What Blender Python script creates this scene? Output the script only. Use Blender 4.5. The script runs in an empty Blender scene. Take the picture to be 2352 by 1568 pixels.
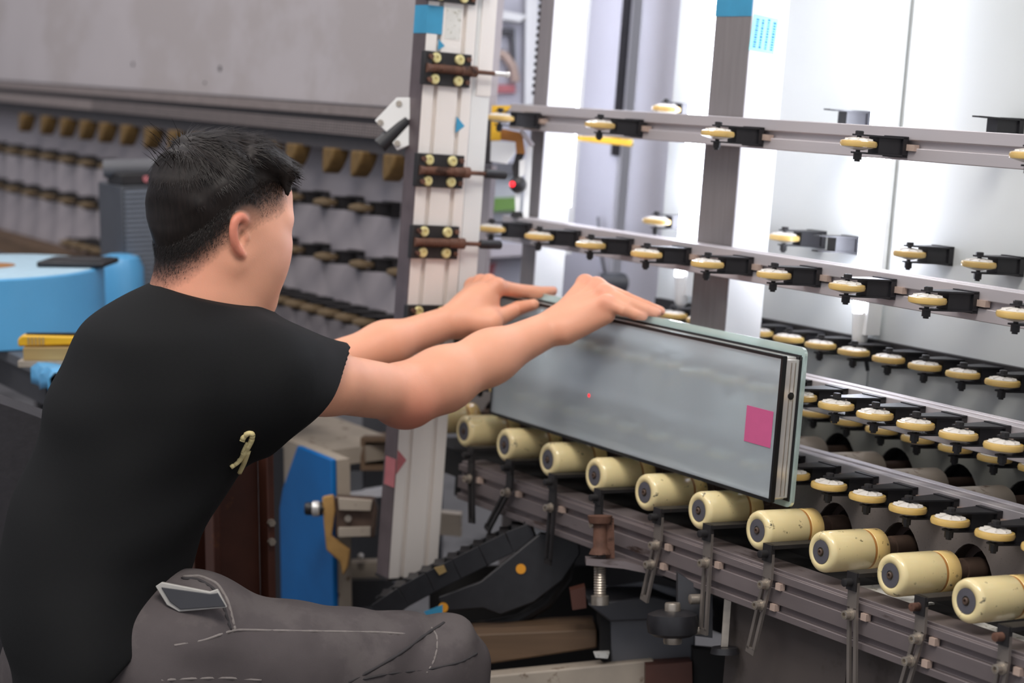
import bpy, math, random
import numpy as np
from mathutils import Matrix, Vector

random.seed(7)
rng = np.random.default_rng(11)
SC = bpy.context.scene
COL = SC.collection

# ------------------------------------------------------------------ camera
FPX, CX, CY = 4573.0, 1176.0, 784.0          # focal length in pixels of the 2352 px wide frame (70 mm)
_u = np.array([-2836.0, -714.0, FPX]); _u /= np.linalg.norm(_u)
_t = FPX * FPX / 501.0
_v = np.array([-.075 * _t, _t, FPX]); _p = -_v / np.linalg.norm(_v)
_n = np.cross(_u, _p); _n = _n if _n[2] > 0 else -_n
_p = np.cross(_n, _u); _p = _p if _p[1] < 0 else -_p
TH = math.atan2(_p[0], _n[0])                # the conveyor leans back by 5 degrees
_w = math.cos(TH) * _p - math.sin(TH) * _n
_h = math.cos(TH) * _n + math.sin(TH) * _p
RW = np.array([-_u, _h, _w])                 # camera axes -> world axes
AX = 0.60                                    # height of the roller axes above the floor
OW = np.array([0, 0, AX])
P10 = np.array([(2218 - CX) / FPX, (1380 - CY) / FPX, 1.0]) * 2.3
CAM = OW - RW @ P10


def at(px, py, z):
    """world point seen at a pixel at a given depth"""
    return OW + RW @ (np.array([(px - CX) / FPX, (py - CY) / FPX, 1.0]) * z - P10)


cam = bpy.data.cameras.new('camera')
cam_o = bpy.data.objects.new('camera', cam)
COL.objects.link(cam_o)
_r, _d, _f = RW @ np.array([1, 0, 0]), RW @ np.array([0, 1, 0]), RW @ np.array([0, 0, 1])
cam_o.matrix_world = Matrix([[_r[i], -_d[i], -_f[i], CAM[i]] for i in range(3)] + [[0, 0, 0, 1]])
cam.sensor_width = 36.0
cam.lens = FPX / 2352.0 * 36.0
cam.clip_start = 0.05
cam.dof.use_dof = True
cam.dof.focus_distance = 2.52
cam.dof.aperture_fstop = 4.0
SC.camera = cam_o

# ------------------------------------------------------------------ light
world = bpy.data.worlds.new('hall_light'); SC.world = world
world.use_nodes = True
world.node_tree.nodes['Background'].inputs[0].default_value = (0.86, 0.90, 1.0, 1)
world.node_tree.nodes['Background'].inputs[1].default_value = 0.50


def area(name, loc, target, sx, sy, power, col):
    l = bpy.data.lights.new(name, 'AREA'); l.shape = 'RECTANGLE'; l.size = sx; l.size_y = sy
    l.energy = power; l.color = col
    o = bpy.data.objects.new(name, l); COL.objects.link(o); o.location = loc
    o.rotation_euler = (Vector(target) - Vector(loc)).to_track_quat('-Z', 'Y').to_euler()
    return o


area('hall_lamp', (0.9, -1.1, 3.6), (-0.3, -0.2, 0.6), 1.6, 0.9, 58, (1.0, 0.95, 0.88))
area('hall_lamp', (-0.9, -2.6, 3.8), (-0.9, -0.6, 0.6), 1.8, 0.9, 26, (1.0, 0.95, 0.9))
area('hall_lamp', (-3.4, -1.2, 3.8), (-3.0, 0.2, 0.8), 1.8, 0.6, 30, (1.0, 0.94, 0.9))
area('hall_lamp', (-1.6, 1.6, 3.4), (-1.6, 1.9, 0.8), 1.6, 0.6, 30, (0.92, 0.95, 1.0))

SC.view_settings.view_transform = 'Standard'
SC.view_settings.look = 'None'
SC.view_settings.gamma = 1.0
SC.view_settings.use_curve_mapping = False
SC.view_settings.exposure = 0.2


# ------------------------------------------------------------------ materials
def srgb(r, g, b):
    f = lambda c: (c / 255 / 12.92) if c / 255 <= .04045 else ((c / 255 + .055) / 1.055) ** 2.4
    return (f(r), f(g), f(b), 1.0)


def mat(name, col, rough=.5, metal=0., var=.12, scale=30., dirt=None, dirt_amt=.0, dirt_scale=40., bump=.0,
        bscale=200., stretch=(1, 1, 1), spec=.5, coat=0., sss=0., coord='Object', aniso=0.):
    m = bpy.data.materials.new(name); m.use_nodes = True
    nt = m.node_tree; N = nt.nodes; L = nt.links
    b = N['Principled BSDF']
    b.inputs['Roughness'].default_value = rough
    b.inputs['Metallic'].default_value = metal
    b.inputs['Specular IOR Level'].default_value = spec
    b.inputs['Coat Weight'].default_value = coat
    if sss:
        b.inputs['Subsurface Weight'].default_value = sss
        b.inputs['Subsurface Radius'].default_value = (1., .35, .2)
        b.inputs['Subsurface Scale'].default_value = .006
    tc = N.new('ShaderNodeTexCoord'); mp = N.new('ShaderNodeMapping')
    mp.inputs['Scale'].default_value = stretch
    L.new(tc.outputs[coord], mp.inputs['Vector'])
    ns = N.new('ShaderNodeTexNoise'); ns.inputs['Scale'].default_value = scale; ns.inputs['Detail'].default_value = 5
    L.new(mp.outputs[0], ns.inputs['Vector'])
    rp = N.new('ShaderNodeValToRGB')
    c = np.array(col[:3])
    rp.color_ramp.elements[0].position = .3; rp.color_ramp.elements[1].position = .72
    rp.color_ramp.elements[0].color = (*(c * (1 - var)), 1); rp.color_ramp.elements[1].color = (*np.minimum(c * (1 + var), 1), 1)
    L.new(ns.outputs['Fac'], rp.inputs['Fac'])
    out = rp.outputs['Color']
    if dirt is not None:
        n2 = N.new('ShaderNodeTexNoise'); n2.inputs['Scale'].default_value = dirt_scale; n2.inputs['Detail'].default_value = 8
        n2.inputs['Roughness'].default_value = .65
        L.new(mp.outputs[0], n2.inputs['Vector'])
        r2 = N.new('ShaderNodeValToRGB')
        r2.color_ramp.elements[0].position = 1 - dirt_amt - .04; r2.color_ramp.elements[1].position = 1 - dirt_amt + .04
        L.new(n2.outputs['Fac'], r2.inputs['Fac'])
        mx = N.new('ShaderNodeMix'); mx.data_type = 'RGBA'
        L.new(r2.outputs['Color'], mx.inputs[0]); L.new(out, mx.inputs[6]); mx.inputs[7].default_value = dirt
        out = mx.outputs[2]
    L.new(out, b.inputs['Base Color'])
    if bump:
        n3 = N.new('ShaderNodeTexNoise'); n3.inputs['Scale'].default_value = bscale; n3.inputs['Detail'].default_value = 4
        L.new(mp.outputs[0], n3.inputs['Vector'])
        bp = N.new('ShaderNodeBump'); bp.inputs['Strength'].default_value = bump; bp.inputs['Distance'].default_value = .002
        L.new(n3.outputs['Fac'], bp.inputs['Height']); L.new(bp.outputs[0], b.inputs['Normal'])
    return m


def emit(name, col, strength):
    m = bpy.data.materials.new(name); m.use_nodes = True
    b = m.node_tree.nodes['Principled BSDF']
    b.inputs['Base Color'].default_value = col
    b.inputs['Emission Color'].default_value = col
    b.inputs['Emission Strength'].default_value = strength
    return m


def glass(name, col, rough, trans=1.0, ior=1.45):
    m = mat(name, col, rough, var=.02)
    b = m.node_tree.nodes['Principled BSDF']
    b.inputs['Transmission Weight'].default_value = trans
    b.inputs['IOR'].default_value = ior
    return m


def thin_glass(name, tint, gloss, rough):
    m = bpy.data.materials.new(name); m.use_nodes = True
    N = m.node_tree.nodes; L = m.node_tree.links; N.remove(N['Principled BSDF'])
    a = N.new('ShaderNodeBsdfTransparent'); a.inputs[0].default_value = tint
    b = N.new('ShaderNodeBsdfGlossy'); b.inputs['Roughness'].default_value = rough
    x = N.new('ShaderNodeMixShader'); x.inputs[0].default_value = gloss
    L.new(a.outputs[0], x.inputs[1]); L.new(b.outputs[0], x.inputs[2]); L.new(x.outputs[0], N['Material Output'].inputs[0])
    return m


def frosted(name, tint, rough, haze_col, haze):
    m = bpy.data.materials.new(name); m.use_nodes = True
    N = m.node_tree.nodes; L = m.node_tree.links; g = N['Principled BSDF']
    g.inputs['Base Color'].default_value = tint; g.inputs['Transmission Weight'].default_value = 1.; g.inputs['Roughness'].default_value = rough
    g.inputs['IOR'].default_value = 1.3
    d = N.new('ShaderNodeBsdfDiffuse'); d.inputs[0].default_value = haze_col
    x = N.new('ShaderNodeMixShader'); x.inputs[0].default_value = haze
    L.new(g.outputs[0], x.inputs[1]); L.new(d.outputs[0], x.inputs[2]); L.new(x.outputs[0], N['Material Output'].inputs[0])
    return m


M = {}
M['alu'] = mat('grey_aluminium', srgb(192, 185, 187), .42, .3, .10, 14, stretch=(.15, 1, 1), bump=.05)
M['alu_dark'] = mat('dirty_dark_aluminium', srgb(122, 112, 112), .5, .35, .16, 18, dirt=srgb(66, 50, 44), dirt_amt=.36, dirt_scale=25, stretch=(.25, 1, 1))
M['alu_white'] = mat('pale_aluminium', srgb(238, 231, 225), .45, .1, .04, 10, stretch=(1, 1, .1), dirt=srgb(160, 140, 120), dirt_amt=.28, dirt_scale=12)
M['alu_edge'] = mat('dull_steel', srgb(134, 126, 120), .4, .5, .1, 20)
M['black'] = mat('black_plastic', srgb(36, 35, 38), .42, 0, .2, 60)
M['black_metal'] = mat('black_painted_metal', srgb(44, 42, 43), .5, .2, .2, 40, dirt=srgb(90, 70, 58), dirt_amt=.3, dirt_scale=60)
M['tyre'] = mat('amber_polyurethane', srgb(214, 180, 108), .28, 0, .10, 25, coat=.3, sss=.15, dirt=srgb(196, 130, 60), dirt_amt=.30, dirt_scale=22)
M['hub'] = mat('white_nylon', srgb(222, 216, 208), .4, 0, .06, 60)
M['bolt'] = mat('zinc_bolt', srgb(176, 166, 154), .35, .7, .15, 80)
M['bolt_y'] = mat('yellow_zinc_bolt', srgb(232, 220, 160), .35, .35, .1, 80)
M['nut'] = mat('pale_slot_nut', srgb(196, 172, 158), .5, .2, .12, 60)
M['rust'] = mat('rusty_steel', srgb(106, 74, 60), .75, .2, .3, 50, dirt=srgb(60, 36, 26), dirt_amt=.42, dirt_scale=40, bump=.3)
M['roller'] = mat('cream_polyurethane', srgb(238, 219, 166), .26, 0, .05, 18, coat=.5, sss=.12, dirt=srgb(42, 36, 28), dirt_amt=.345, dirt_scale=70)
M['roller_face'] = mat('cream_polyurethane_rear', srgb(232, 200, 132), .26, 0, .07, 20, coat=.5, sss=.12, dirt=srgb(42, 36, 28), dirt_amt=.36, dirt_scale=95)
M['ring'] = mat('amber_groove', srgb(178, 124, 66), .5, 0, .2, 60)
M['cap'] = mat('dark_grey_cap', srgb(92, 90, 96), .45, .1, .12, 60)
M['shaft'] = mat('brown_shaft', srgb(98, 80, 70), .45, .4, .2, 40)
M['skirt'] = mat('speckled_grey_paint', srgb(118, 110, 106), .6, 0, .06, 20, dirt=srgb(62, 56, 52), dirt_amt=.36, dirt_scale=330)
M['skirt_far'] = mat('grey_green_paint', srgb(150, 150, 142), .6, 0, .06, 20)
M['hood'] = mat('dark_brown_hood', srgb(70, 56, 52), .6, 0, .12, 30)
M['warm_grey'] = mat('warm_grey_plate', srgb(82, 74, 71), .6, 0, .08, 10, dirt=srgb(70, 62, 58), dirt_amt=.42, dirt_scale=12)
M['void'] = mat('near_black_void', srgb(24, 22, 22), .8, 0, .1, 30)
M['board'] = mat('white_board', srgb(204, 207, 205), .45, 0, .02, 6)
M['white'] = mat('white_enamel', srgb(232, 232, 230), .4, 0, .03, 10)
M['post_grey'] = mat('brushed_grey_post', srgb(142, 136, 136), .5, .4, .08, 30, stretch=(4, 4, .3), dirt=srgb(90, 84, 82), dirt_amt=.27, dirt_scale=60)
M['front_shade'] = mat('shaded_front_grey', srgb(104, 92, 94), .4, .3, .15, 30)
M['tape'] = mat('blue_tape', srgb(60, 150, 190), .5, 0, .06, 30)
M['tape_light'] = mat('pale_cyan_label', srgb(150, 226, 226), .5, 0, .03, 30)
M['ink'] = mat('blue_ink', srgb(40, 120, 200), .6, 0, .05, 30)
M['paper'] = mat('worn_grey_paper', srgb(222, 220, 214), .7, 0, .04, 60, dirt=srgb(170, 165, 150), dirt_amt=.4, dirt_scale=140)
M['pink'] = mat('pink_paper', srgb(206, 92, 140), .7, 0, .04, 60)
M['red_sticker'] = mat('faded_red_sticker', srgb(190, 112, 116), .6, 0, .1, 60)
M['yellow'] = mat('yellow_paint', srgb(232, 180, 40), .45, 0, .08, 30)
M['ochre'] = mat('ochre_paint', srgb(160, 104, 44), .5, 0, .1, 30)
M['green'] = mat('green_plastic', srgb(104, 146, 60), .5, 0, .1, 30)
M['red_glow'] = emit('red_lamp', srgb(255, 40, 50), 1.2)
M['tube'] = emit('fluorescent_glow', srgb(236, 240, 255), 20.0)
M['spacer'] = mat('bright_spacer_bar', srgb(230, 226, 222), .25, .5, .06, 30, stretch=(1, 1, .15))
M['seal'] = mat('black_sealant', srgb(20, 20, 22), .4, 0, .1, 60)
M['glass_edge'] = glass('clear_green_glass', srgb(220, 240, 235), .10, .55)
M['glass_frost'] = frosted('frosted_grey_glass', srgb(242, 249, 251), .21, srgb(232, 240, 246), .30)
M['glass_clear'] = thin_glass('clear_pane', (.93, .98, .97, 1), .06, .03)
M['press'] = mat('grey_press_plate', srgb(184, 176, 177), .55, 0, .04, 4, dirt=srgb(176, 167, 166), dirt_amt=.46, dirt_scale=3)
M['press_board'] = mat('left_grey_board', srgb(170, 162, 166), .6, 0, .05, 6)
M['vent'] = mat('vent_steel', srgb(140, 128, 124), .5, .2, .1, 60)
M['vent_dark'] = mat('dark_slot', srgb(66, 62, 64), .6, 0, .1, 60)
M['fin'] = mat('brown_felt', srgb(112, 86, 46), .8, 0, .2, 60)
M['oldwheel'] = mat('old_brown_wheel', srgb(104, 86, 62), .6, 0, .2, 40)
M['brown'] = mat('brown_steel_paint', srgb(82, 46, 34), .45, .1, .2, 14, dirt=srgb(128, 76, 40), dirt_amt=.32, dirt_scale=10)
M['blue'] = mat('blue_paint', srgb(0, 104, 176), .45, 0, .08, 12)
M['beige'] = mat('beige_worn_paint', srgb(168, 156, 142), .6, 0, .08, 20, dirt=srgb(96, 76, 56), dirt_amt=.36, dirt_scale=30)
M['grey'] = mat('mid_grey_paint', srgb(98, 98, 102), .55, 0, .08, 20)
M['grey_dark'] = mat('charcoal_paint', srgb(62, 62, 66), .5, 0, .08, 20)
M['slate'] = mat('slate_plastic', srgb(74, 76, 82), .5, 0, .06, 20)
M['rib'] = mat('pale_slate_rib', srgb(128, 134, 144), .5, 0, .05, 20)
M['film'] = mat('blue_film_roll', srgb(96, 172, 222), .35, 0, .06, 6, coat=.2)
M['film_top'] = mat('pale_film_end', srgb(176, 204, 220), .6, 0, .06, 40, stretch=(1, 1, 1))
M['card'] = mat('brown_cardboard', srgb(160, 110, 62), .8, 0, .1, 60)
M['wood'] = mat('pale_wood', srgb(176, 148, 96), .7, 0, .14, 30, stretch=(.2, 3, 3))
M['wood_dark'] = mat('dark_stained_wood', srgb(96, 74, 54), .65, 0, .2, 20, stretch=(.2, 3, 3), dirt=srgb(60, 44, 30), dirt_amt=.38, dirt_scale=14)
M['chair'] = mat('charcoal_chair_fabric', srgb(52, 50, 54), .8, 0, .1, 90, bump=.2)
M['floor'] = mat('grey_concrete', srgb(112, 108, 106), .7, 0, .12, 3, dirt=srgb(70, 66, 64), dirt_amt=.42, dirt_scale=5)
M['wall'] = mat('hall_wall_paint', srgb(196, 196, 204), .7, 0, .04, 3)
M['rag'] = mat('ochre_rag', srgb(168, 130, 76), .85, 0, .15, 40, bump=.4)
M['orange'] = mat('orange_cap', srgb(236, 160, 40), .5, 0, .05, 30)


# ------------------------------------------------------------------ mesh builder
class MB:
    def __init__(s):
        s.v = []; s.f = []; s.n = 0

    def add(s, v, f):
        v = np.asarray(v, float).reshape(-1, 3)
        s.v.append(v); s.f += [tuple(int(i) + s.n for i in q) for q in f]; s.n += len(v)
        return s

    def box(s, lo, hi):
        (x0, y0, z0), (x1, y1, z1) = lo, hi
        v = [(x0, y0, z0), (x1, y0, z0), (x1, y1, z0), (x0, y1, z0), (x0, y0, z1), (x1, y0, z1), (x1, y1, z1), (x0, y1, z1)]
        return s.add(v, [(0, 3, 2, 1), (4, 5, 6, 7), (0, 1, 5, 4), (1, 2, 6, 5), (2, 3, 7, 6), (3, 0, 4, 7)])

    def bar(s, p0, p1, w, d, up=(0, 0, 1)):
        """rectangular bar from p0 to p1, w across, d along up"""
        p0, p1, up = map(lambda q: np.asarray(q, float), (p0, p1, up))
        t = p1 - p0; t /= np.linalg.norm(t)
        x = np.cross(t, up); x /= np.linalg.norm(x); y = np.cross(x, t)
        q = [p + x * a * w / 2 + y * b * d / 2 for p in (p0, p1) for a, b in ((-1, -1), (1, -1), (1, 1), (-1, 1))]
        return s.add(q, [(0, 3, 2, 1), (4, 5, 6, 7), (0, 1, 5, 4), (1, 2, 6, 5), (2, 3, 7, 6), (3, 0, 4, 7)])

    def lathe(s, prof, o, d, n=24):
        """prof: list of (radius, distance along d)"""
        o = np.asarray(o, float); d = np.asarray(d, float); d = d / np.linalg.norm(d)
        a = np.array([0, 0, 1.]) if abs(d[2]) < .9 else np.array([1., 0, 0])
        x = np.cross(a, d); x /= np.linalg.norm(x); y = np.cross(d, x)
        v = []; f = []
        for r, t in prof:
            for k in range(n):
                g = 2 * math.pi * k / n
                v.append(o + d * t + (x * math.cos(g) + y * math.sin(g)) * max(r, 1e-5))
        m = len(prof)
        for i in range(m - 1):
            for k in range(n):
                k2 = (k + 1) % n
                f.append((i * n + k, i * n + k2, (i + 1) * n + k2, (i + 1) * n + k))
        f.append(tuple(range(n - 1, -1, -1))); f.append(tuple((m - 1) * n + k for k in range(n)))
        return s.add(v, f)

    def cyl(s, p0, p1, r, r1=None, n=20):
        p0 = np.asarray(p0, float); p1 = np.asarray(p1, float)
        l = np.linalg.norm(p1 - p0)
        return s.lathe([(r, 0), (r if r1 is None else r1, l)], p0, p1 - p0, n)

    def prism(s, poly, axis, lo, hi):
        """extrude a 2D outline (in the other two axes, in order) along axis 0/1/2"""
        n = len(poly); v = []
        for h in (lo, hi):
            for a, b in poly:
                q = [a, b]; q.insert(axis, h); v.append(q)
        ar = sum(poly[i][0] * poly[(i + 1) % n][1] - poly[(i + 1) % n][0] * poly[i][1] for i in range(n))
        flip = (ar > 0) != (axis == 1)
        f = [tuple(range(n)), tuple(range(2 * n - 1, n - 1, -1))]
        f += [(i + n, (i + 1) % n + n, (i + 1) % n, i) for i in range(n)]
        if flip: f = [tuple(reversed(q)) for q in f]
        return s.add(v, f)

    def tube(s, pts, r, n=8):
        P = np.asarray(pts, float); m = len(P)
        rr = np.full(m, r) if np.isscalar(r) else np.asarray(r, float)
        T = np.gradient(P, axis=0); T /= np.linalg.norm(T, axis=1)[:, None] + 1e-12
        x = np.cross(T[0], [0, 0, 1.]) if abs(T[0][2]) < .9 else np.cross(T[0], [1., 0, 0])
        v = []; f = []
        for i in range(m):
            x = x - T[i] * np.dot(x, T[i]); x /= np.linalg.norm(x); y = np.cross(T[i], x)
            for k in range(n):
                g = 2 * math.pi * k / n
                v.append(P[i] + (x * math.cos(g) + y * math.sin(g)) * rr[i])
        for i in range(m - 1):
            for k in range(n):
                k2 = (k + 1) % n
                f.append((i * n + k, i * n + k2, (i + 1) * n + k2, (i + 1) * n + k))
        f.append(tuple(range(n - 1, -1, -1))); f.append(tuple((m - 1) * n + k for k in range(n)))
        return s.add(v, f)

    def mesh(s, name, m, sharp=35):
        me = bpy.data.meshes.new(name)
        me.from_pydata(np.concatenate(s.v).tolist(), [], s.f); me.update()
        me.materials.append(m)
        me.polygons.foreach_set('use_smooth', [True] * len(me.polygons))
        if sharp is not None: me.set_sharp_from_angle(angle=math.radians(sharp))
        return me

    def obj(s, name, m, parent=None, loc=(0, 0, 0), bevel=0., sharp=35):
        o = bpy.data.objects.new(name, s.mesh(name, m, sharp)); COL.objects.link(o)
        o.parent = parent; o.location = loc
        if bevel:
            b = o.modifiers.new('edge', 'BEVEL'); b.width = bevel; b.segments = 2; b.limit_method = 'ANGLE'
        return o


def tag(o, label, cat=None, group=None, kind=None):
    if label: o['label'] = label
    if cat: o['category'] = cat
    if group: o['group'] = group
    if kind: o['kind'] = kind
    return o


def thing(name, label, cat, loc=(0, 0, 0), rot=(0, 0, 0), group=None, kind=None):
    o = bpy.data.objects.new(name, None); COL.objects.link(o)
    o.empty_display_size = .02
    o.location = loc; o.rotation_euler = rot
    return tag(o, label, cat, group, kind)


LEAN = (-TH, 0, 0)


def cv(a, b, c):
    """conveyor coordinates (along the line, through it, up it) -> world"""
    return (a, b * math.cos(TH) + c * math.sin(TH), AX - b * math.sin(TH) + c * math.cos(TH))


def link_copy(src, parent, loc):
    o = src.copy(); COL.objects.link(o); o.parent = parent; o.location = loc
    return o


def put(me, name, parent, loc=(0, 0, 0)):
    o = bpy.data.objects.new(name, me); COL.objects.link(o); o.parent = parent; o.location = loc
    return o


ORD = ['first', 'second', 'third', 'fourth', 'fifth', 'sixth', 'seventh', 'eighth', 'ninth', 'tenth', 'eleventh', 'twelfth',
       'thirteenth', 'fourteenth', 'fifteenth', 'sixteenth', 'seventeenth', 'eighteenth']

# ------------------------------------------------------------------ the hall
o = MB().box((-9, -6, -.05), (4, 6, 0)).obj('floor', M['floor']); tag(o, 'grey concrete factory floor under the machines', kind='structure')
o = MB().box((-9, 3.2, 0), (4, 3.3, 4.5)).obj('wall_back', M['wall']); tag(o, 'pale hall wall far behind the machines', kind='structure')
o = MB().box((-9.1, -6, 0), (-9, 3.2, 4.5)).obj('wall_left', M['wall']); tag(o, 'pale hall wall beyond the left machine', kind='structure')

# ------------------------------------------------------------------ casters
def tslot(h, d, slot=.010, deep=.008, top=True):
    """profile outline in (b, c): front face at b=0, groove in the middle of the front and of the top"""
    g = slot / 2; m = h / 2
    P_ = [(0, 0), (d, 0), (d, h)]
    if top: P_ += [(d / 2 + g, h), (d / 2 + g, h - deep), (d / 2 - g, h - deep), (d / 2 - g, h)]
    P_ += [(0, h), (0, m + g), (deep, m + g), (deep, m - g), (0, m - g)]
    return P_


def caster_meshes():
    out = {}
    fork = MB()
    for z in (-.0125, .0105):
        poly = [(-.007, -.006), (.007, -.006), (.010, .004), (.019, .058), (.019, .068), (-.019, .068), (-.019, .058), (-.010, .004)]
        fork.prism(poly, 2, z, z + .0022)
    fork.box((-.019, .060, -.014), (.019, .069, .014))
    fork.prism([(-.010, .026), (.010, .026), (.0155, .061), (-.0155, .061)], 2, -.0115, .0115)
    out['fork'] = fork.mesh('caster', M['black'])
    w = MB().lathe([(.016, -.0035), (.0205, -.0045), (.0235, -.0035), (.0245, 0), (.0235, .0035), (.0205, .0045), (.016, .0035)], (0, 0, 0), (0, 0, 1), 28)
    out['tyre'] = w.mesh('tyre', M['tyre'], 50)
    h = MB().lathe([(.006, -.008), (.0195, -.0048), (.0195, .0048), (.016, .0060), (.006, .0085)], (0, 0, 0), (0, 0, 1), 24)
    for k in range(8):
        g = k * math.pi / 4
        h.bar((.006 * math.cos(g), .006 * math.sin(g), .008), (.018 * math.cos(g), .018 * math.sin(g), .006), .0018, .0016)
    out['hub'] = h.mesh('wheel_hub', M['hub'], 40)
    b = MB().lathe([(.0036, -.023), (.0036, -.0205), (.0055, -.0204), (.0055, -.0125), (.003, -.0124), (.003, .0126), (.0055, .0127), (.0055, .0165), (.0045, .0172)], (0, 0, 0), (0, 0, 1), 8)
    out['bolt'] = b.mesh('axle_bolt', M['black_metal'])
    n = MB().box((.019, .066, -.0042), (.034, .0745, .0042))
    out['nut'] = n.mesh('slot_nut', M['nut'])
    s = MB().lathe([(.0038, 0), (.0038, .0025), (.002, .003)], (.011, .0605, 0), (0, -1, 0), 10)
    out['screw'] = s.mesh('mount_screw', M['bolt'])
    return out


CM = caster_meshes()


def caster(parent, loc, wheel=True, nut=True, small=False):
    f = put(CM['fork'], 'caster', parent, loc)
    if wheel:
        t = put(CM['tyre'], 'tyre', f); put(CM['hub'], 'wheel_hub', f)
    if not small:
        if wheel: put(CM['bolt'], 'axle_bolt', f)
        put(CM['screw'], 'mount_screw', f)
        if nut: put(CM['nut'], 'slot_nut', f)
    return f


WB, FB = .09, .16          # wheel centres and rail faces of the near conveyor (depth through the line)
RAIL_H = .0435


def guide_rail(name, label, c0, a0, a1, wheels_a, wheel_c, face=FB, m='alu', small_from=None):
    t = thing(name, label, 'rail', cv(a0, face, c0), LEAN, 'caster guide rails of the near conveyor')
    MB().prism(tslot(RAIL_H, .045), 0, 0, a1 - a0).obj('rail_profile', M[m], t, bevel=.0012)
    for a in wheels_a:
        caster(t, (a - a0, WB - face, wheel_c - c0))
    return t


guide_rail('guide_rail', 'topmost grey aluminium guide rail, its caster wheels spaced far apart', .4980, -1.345, .35,
           [-.3586 + .301 * k for k in (2, 1, 0, -1, -2, -3)], .5150)
guide_rail('guide_rail', 'second grey aluminium guide rail from the top, right above the worker\'s hands', .3045, -1.345, .35,
           [-.2042 + .1512 * k for k in range(3, -8, -1)], .3278)
guide_rail('guide_rail', 'third aluminium guide rail with close-set casters, beside the upper half of the glass panel', .1412, -1.345, .35,
           [-.2035 + .0756 * k for k in range(6, -15, -1)], .1702)
guide_rail('guide_rail', 'lowest aluminium guide rail with close-set casters, just above the cream rollers', .0377, -1.345, .35,
           [-.2029 + .0756 * k for k in range(6, -15, -1)], .0633)

# ------------------------------------------------------------------ rollers
def roller_meshes():
    R_ = .0265
    d = {}
    prof = [(.0155, .0012), (.0165, .0), (R_ - .006, 0), (R_ - .0035, .0008), (R_ - .0012, .003), (R_, .007), (R_, .068), (R_ - .0006, .0695)]
    d['sleeve'] = MB().lathe(prof, (0, 0, 0), (0, 1, 0), 48).mesh('roller_sleeve', M['roller'], 60)
    d['ring'] = MB().lathe([(R_ - .003, .069), (R_ - .001, .0697), (R_ - .001, .0735), (R_ - .003, .074)], (0, 0, 0), (0, 1, 0), 40).mesh('groove_ring', M['ring'], 60)
    d['collar'] = MB().lathe([(R_ - .001, .0735), (R_ - .0004, .0745), (R_ - .0004, .094), (R_ - .003, .0965), (.016, .0968)], (0, 0, 0), (0, 1, 0), 40).mesh('rear_collar', M['roller_face'], 60)
    d['cap'] = MB().lathe([(.0152, .0015), (.0150, .0004), (.006, .0002), (.0058, .0012), (.0040, .0012)], (0, 0, 0), (0, 1, 0), 32).mesh('hub_cap', M['cap'])
    s = MB().lathe([(.0042, .002), (.0042, -.0012), (.0034, -.0018), (.0020, -.0018), (.0018, .0)], (0, 0, 0), (0, 1, 0), 16)
    d['screw'] = s.mesh('cap_screw', M['shaft'])
    d['shaft'] = MB().lathe([(.0125, .096), (.0125, .118), (.0150, .1185), (.0150, .150), (.011, .1505), (.011, .19)], (0, 0, 0), (0, 1, 0), 24).mesh('roller_shaft', M['shaft'])
    return d


RM = roller_meshes()
PITCH = .1285
where = ['at the right edge of the picture', 'second from the right edge', 'third from the right edge',
         'just right of the glass corner', 'right under the glass corner',
         'under the glass panel, sixth from the right edge', 'under the glass panel, fourth from the aluminium post',
         'under the glass panel, third from the aluminium post', 'second from the aluminium post',
         'right beside the aluminium post, blackened at the back', 'half hidden behind the aluminium post']
for k in range(11):
    t = thing('conveyor_roller', 'cream conveyor roller with grey hub cap, ' + where[k], 'roller', cv(-PITCH * k, 0, 0), LEAN, 'cream rollers of the near conveyor')
    sl = put(RM['sleeve'], 'roller_sleeve', t); sl.rotation_euler = (0, k * 1.3, 0)
    r = put(RM['ring'], 'groove_ring', t)
    cl = put(RM['collar'], 'rear_collar', t); cl.rotation_euler = (0, k * 2.1, 0)
    c = put(RM['cap'], 'hub_cap', t); s = put(RM['screw'], 'cap_screw', c)
    put(RM['shaft'], 'roller_shaft', t)


# ------------------------------------------------------------------ skirt with an arch cut for every roller shaft
def arch_poly(a, half, base, peak, n=12):
    pts = []
    for i in range(n + 1):
        s = -1 + 2 * i / n
        pts.append((a + half * s, base + (peak - base) * (1 - abs(s) ** 2.2) ** .8 if abs(s) < 1 else base))
    return pts


def skirt(name, label, b, c_lo, c_hi, a_lo, a_hi, arches, half, peak, m, mh, axis_c):
    t = thing(name, label, 'machine panel', cv(0, b, 0), LEAN)
    base = axis_c - .03
    low = [(a_lo, base)]
    for a in sorted(arches): low += arch_poly(a, half, base, peak)
    low += [(a_hi, base), (a_hi, c_hi), (a_lo, c_hi)]
    MB().prism(low, 1, 0, .004).obj('skirt_plate', M[m], t)
    for a in arches:
        ap = arch_poly(0, half, base, peak)
        inner = arch_poly(0, half - .012, base, peak - .010)
        hd = MB()
        n = len(ap)
        for (x0, z0), (x1, z1) in zip(ap[:-1], ap[1:]):       # shell going back
            hd.add([(x0, .003, z0), (x1, .003, z1), (x1, .06, z1), (x0, .06, z0)], [(0, 1, 2, 3)])
        for (p0, p1), (q0, q1) in zip(zip(ap[:-1], ap[1:]), zip(inner[:-1], inner[1:])):    # inner flange
            hd.add([(p0[0], .022, p0[1]), (p1[0], .022, p1[1]), (q1[0], .022, q1[1]), (q0[0], .022, q0[1])], [(0, 1, 2, 3)])
        hd.prism(ap, 1, .06, .062)
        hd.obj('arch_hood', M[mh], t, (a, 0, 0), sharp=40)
    return t


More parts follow.
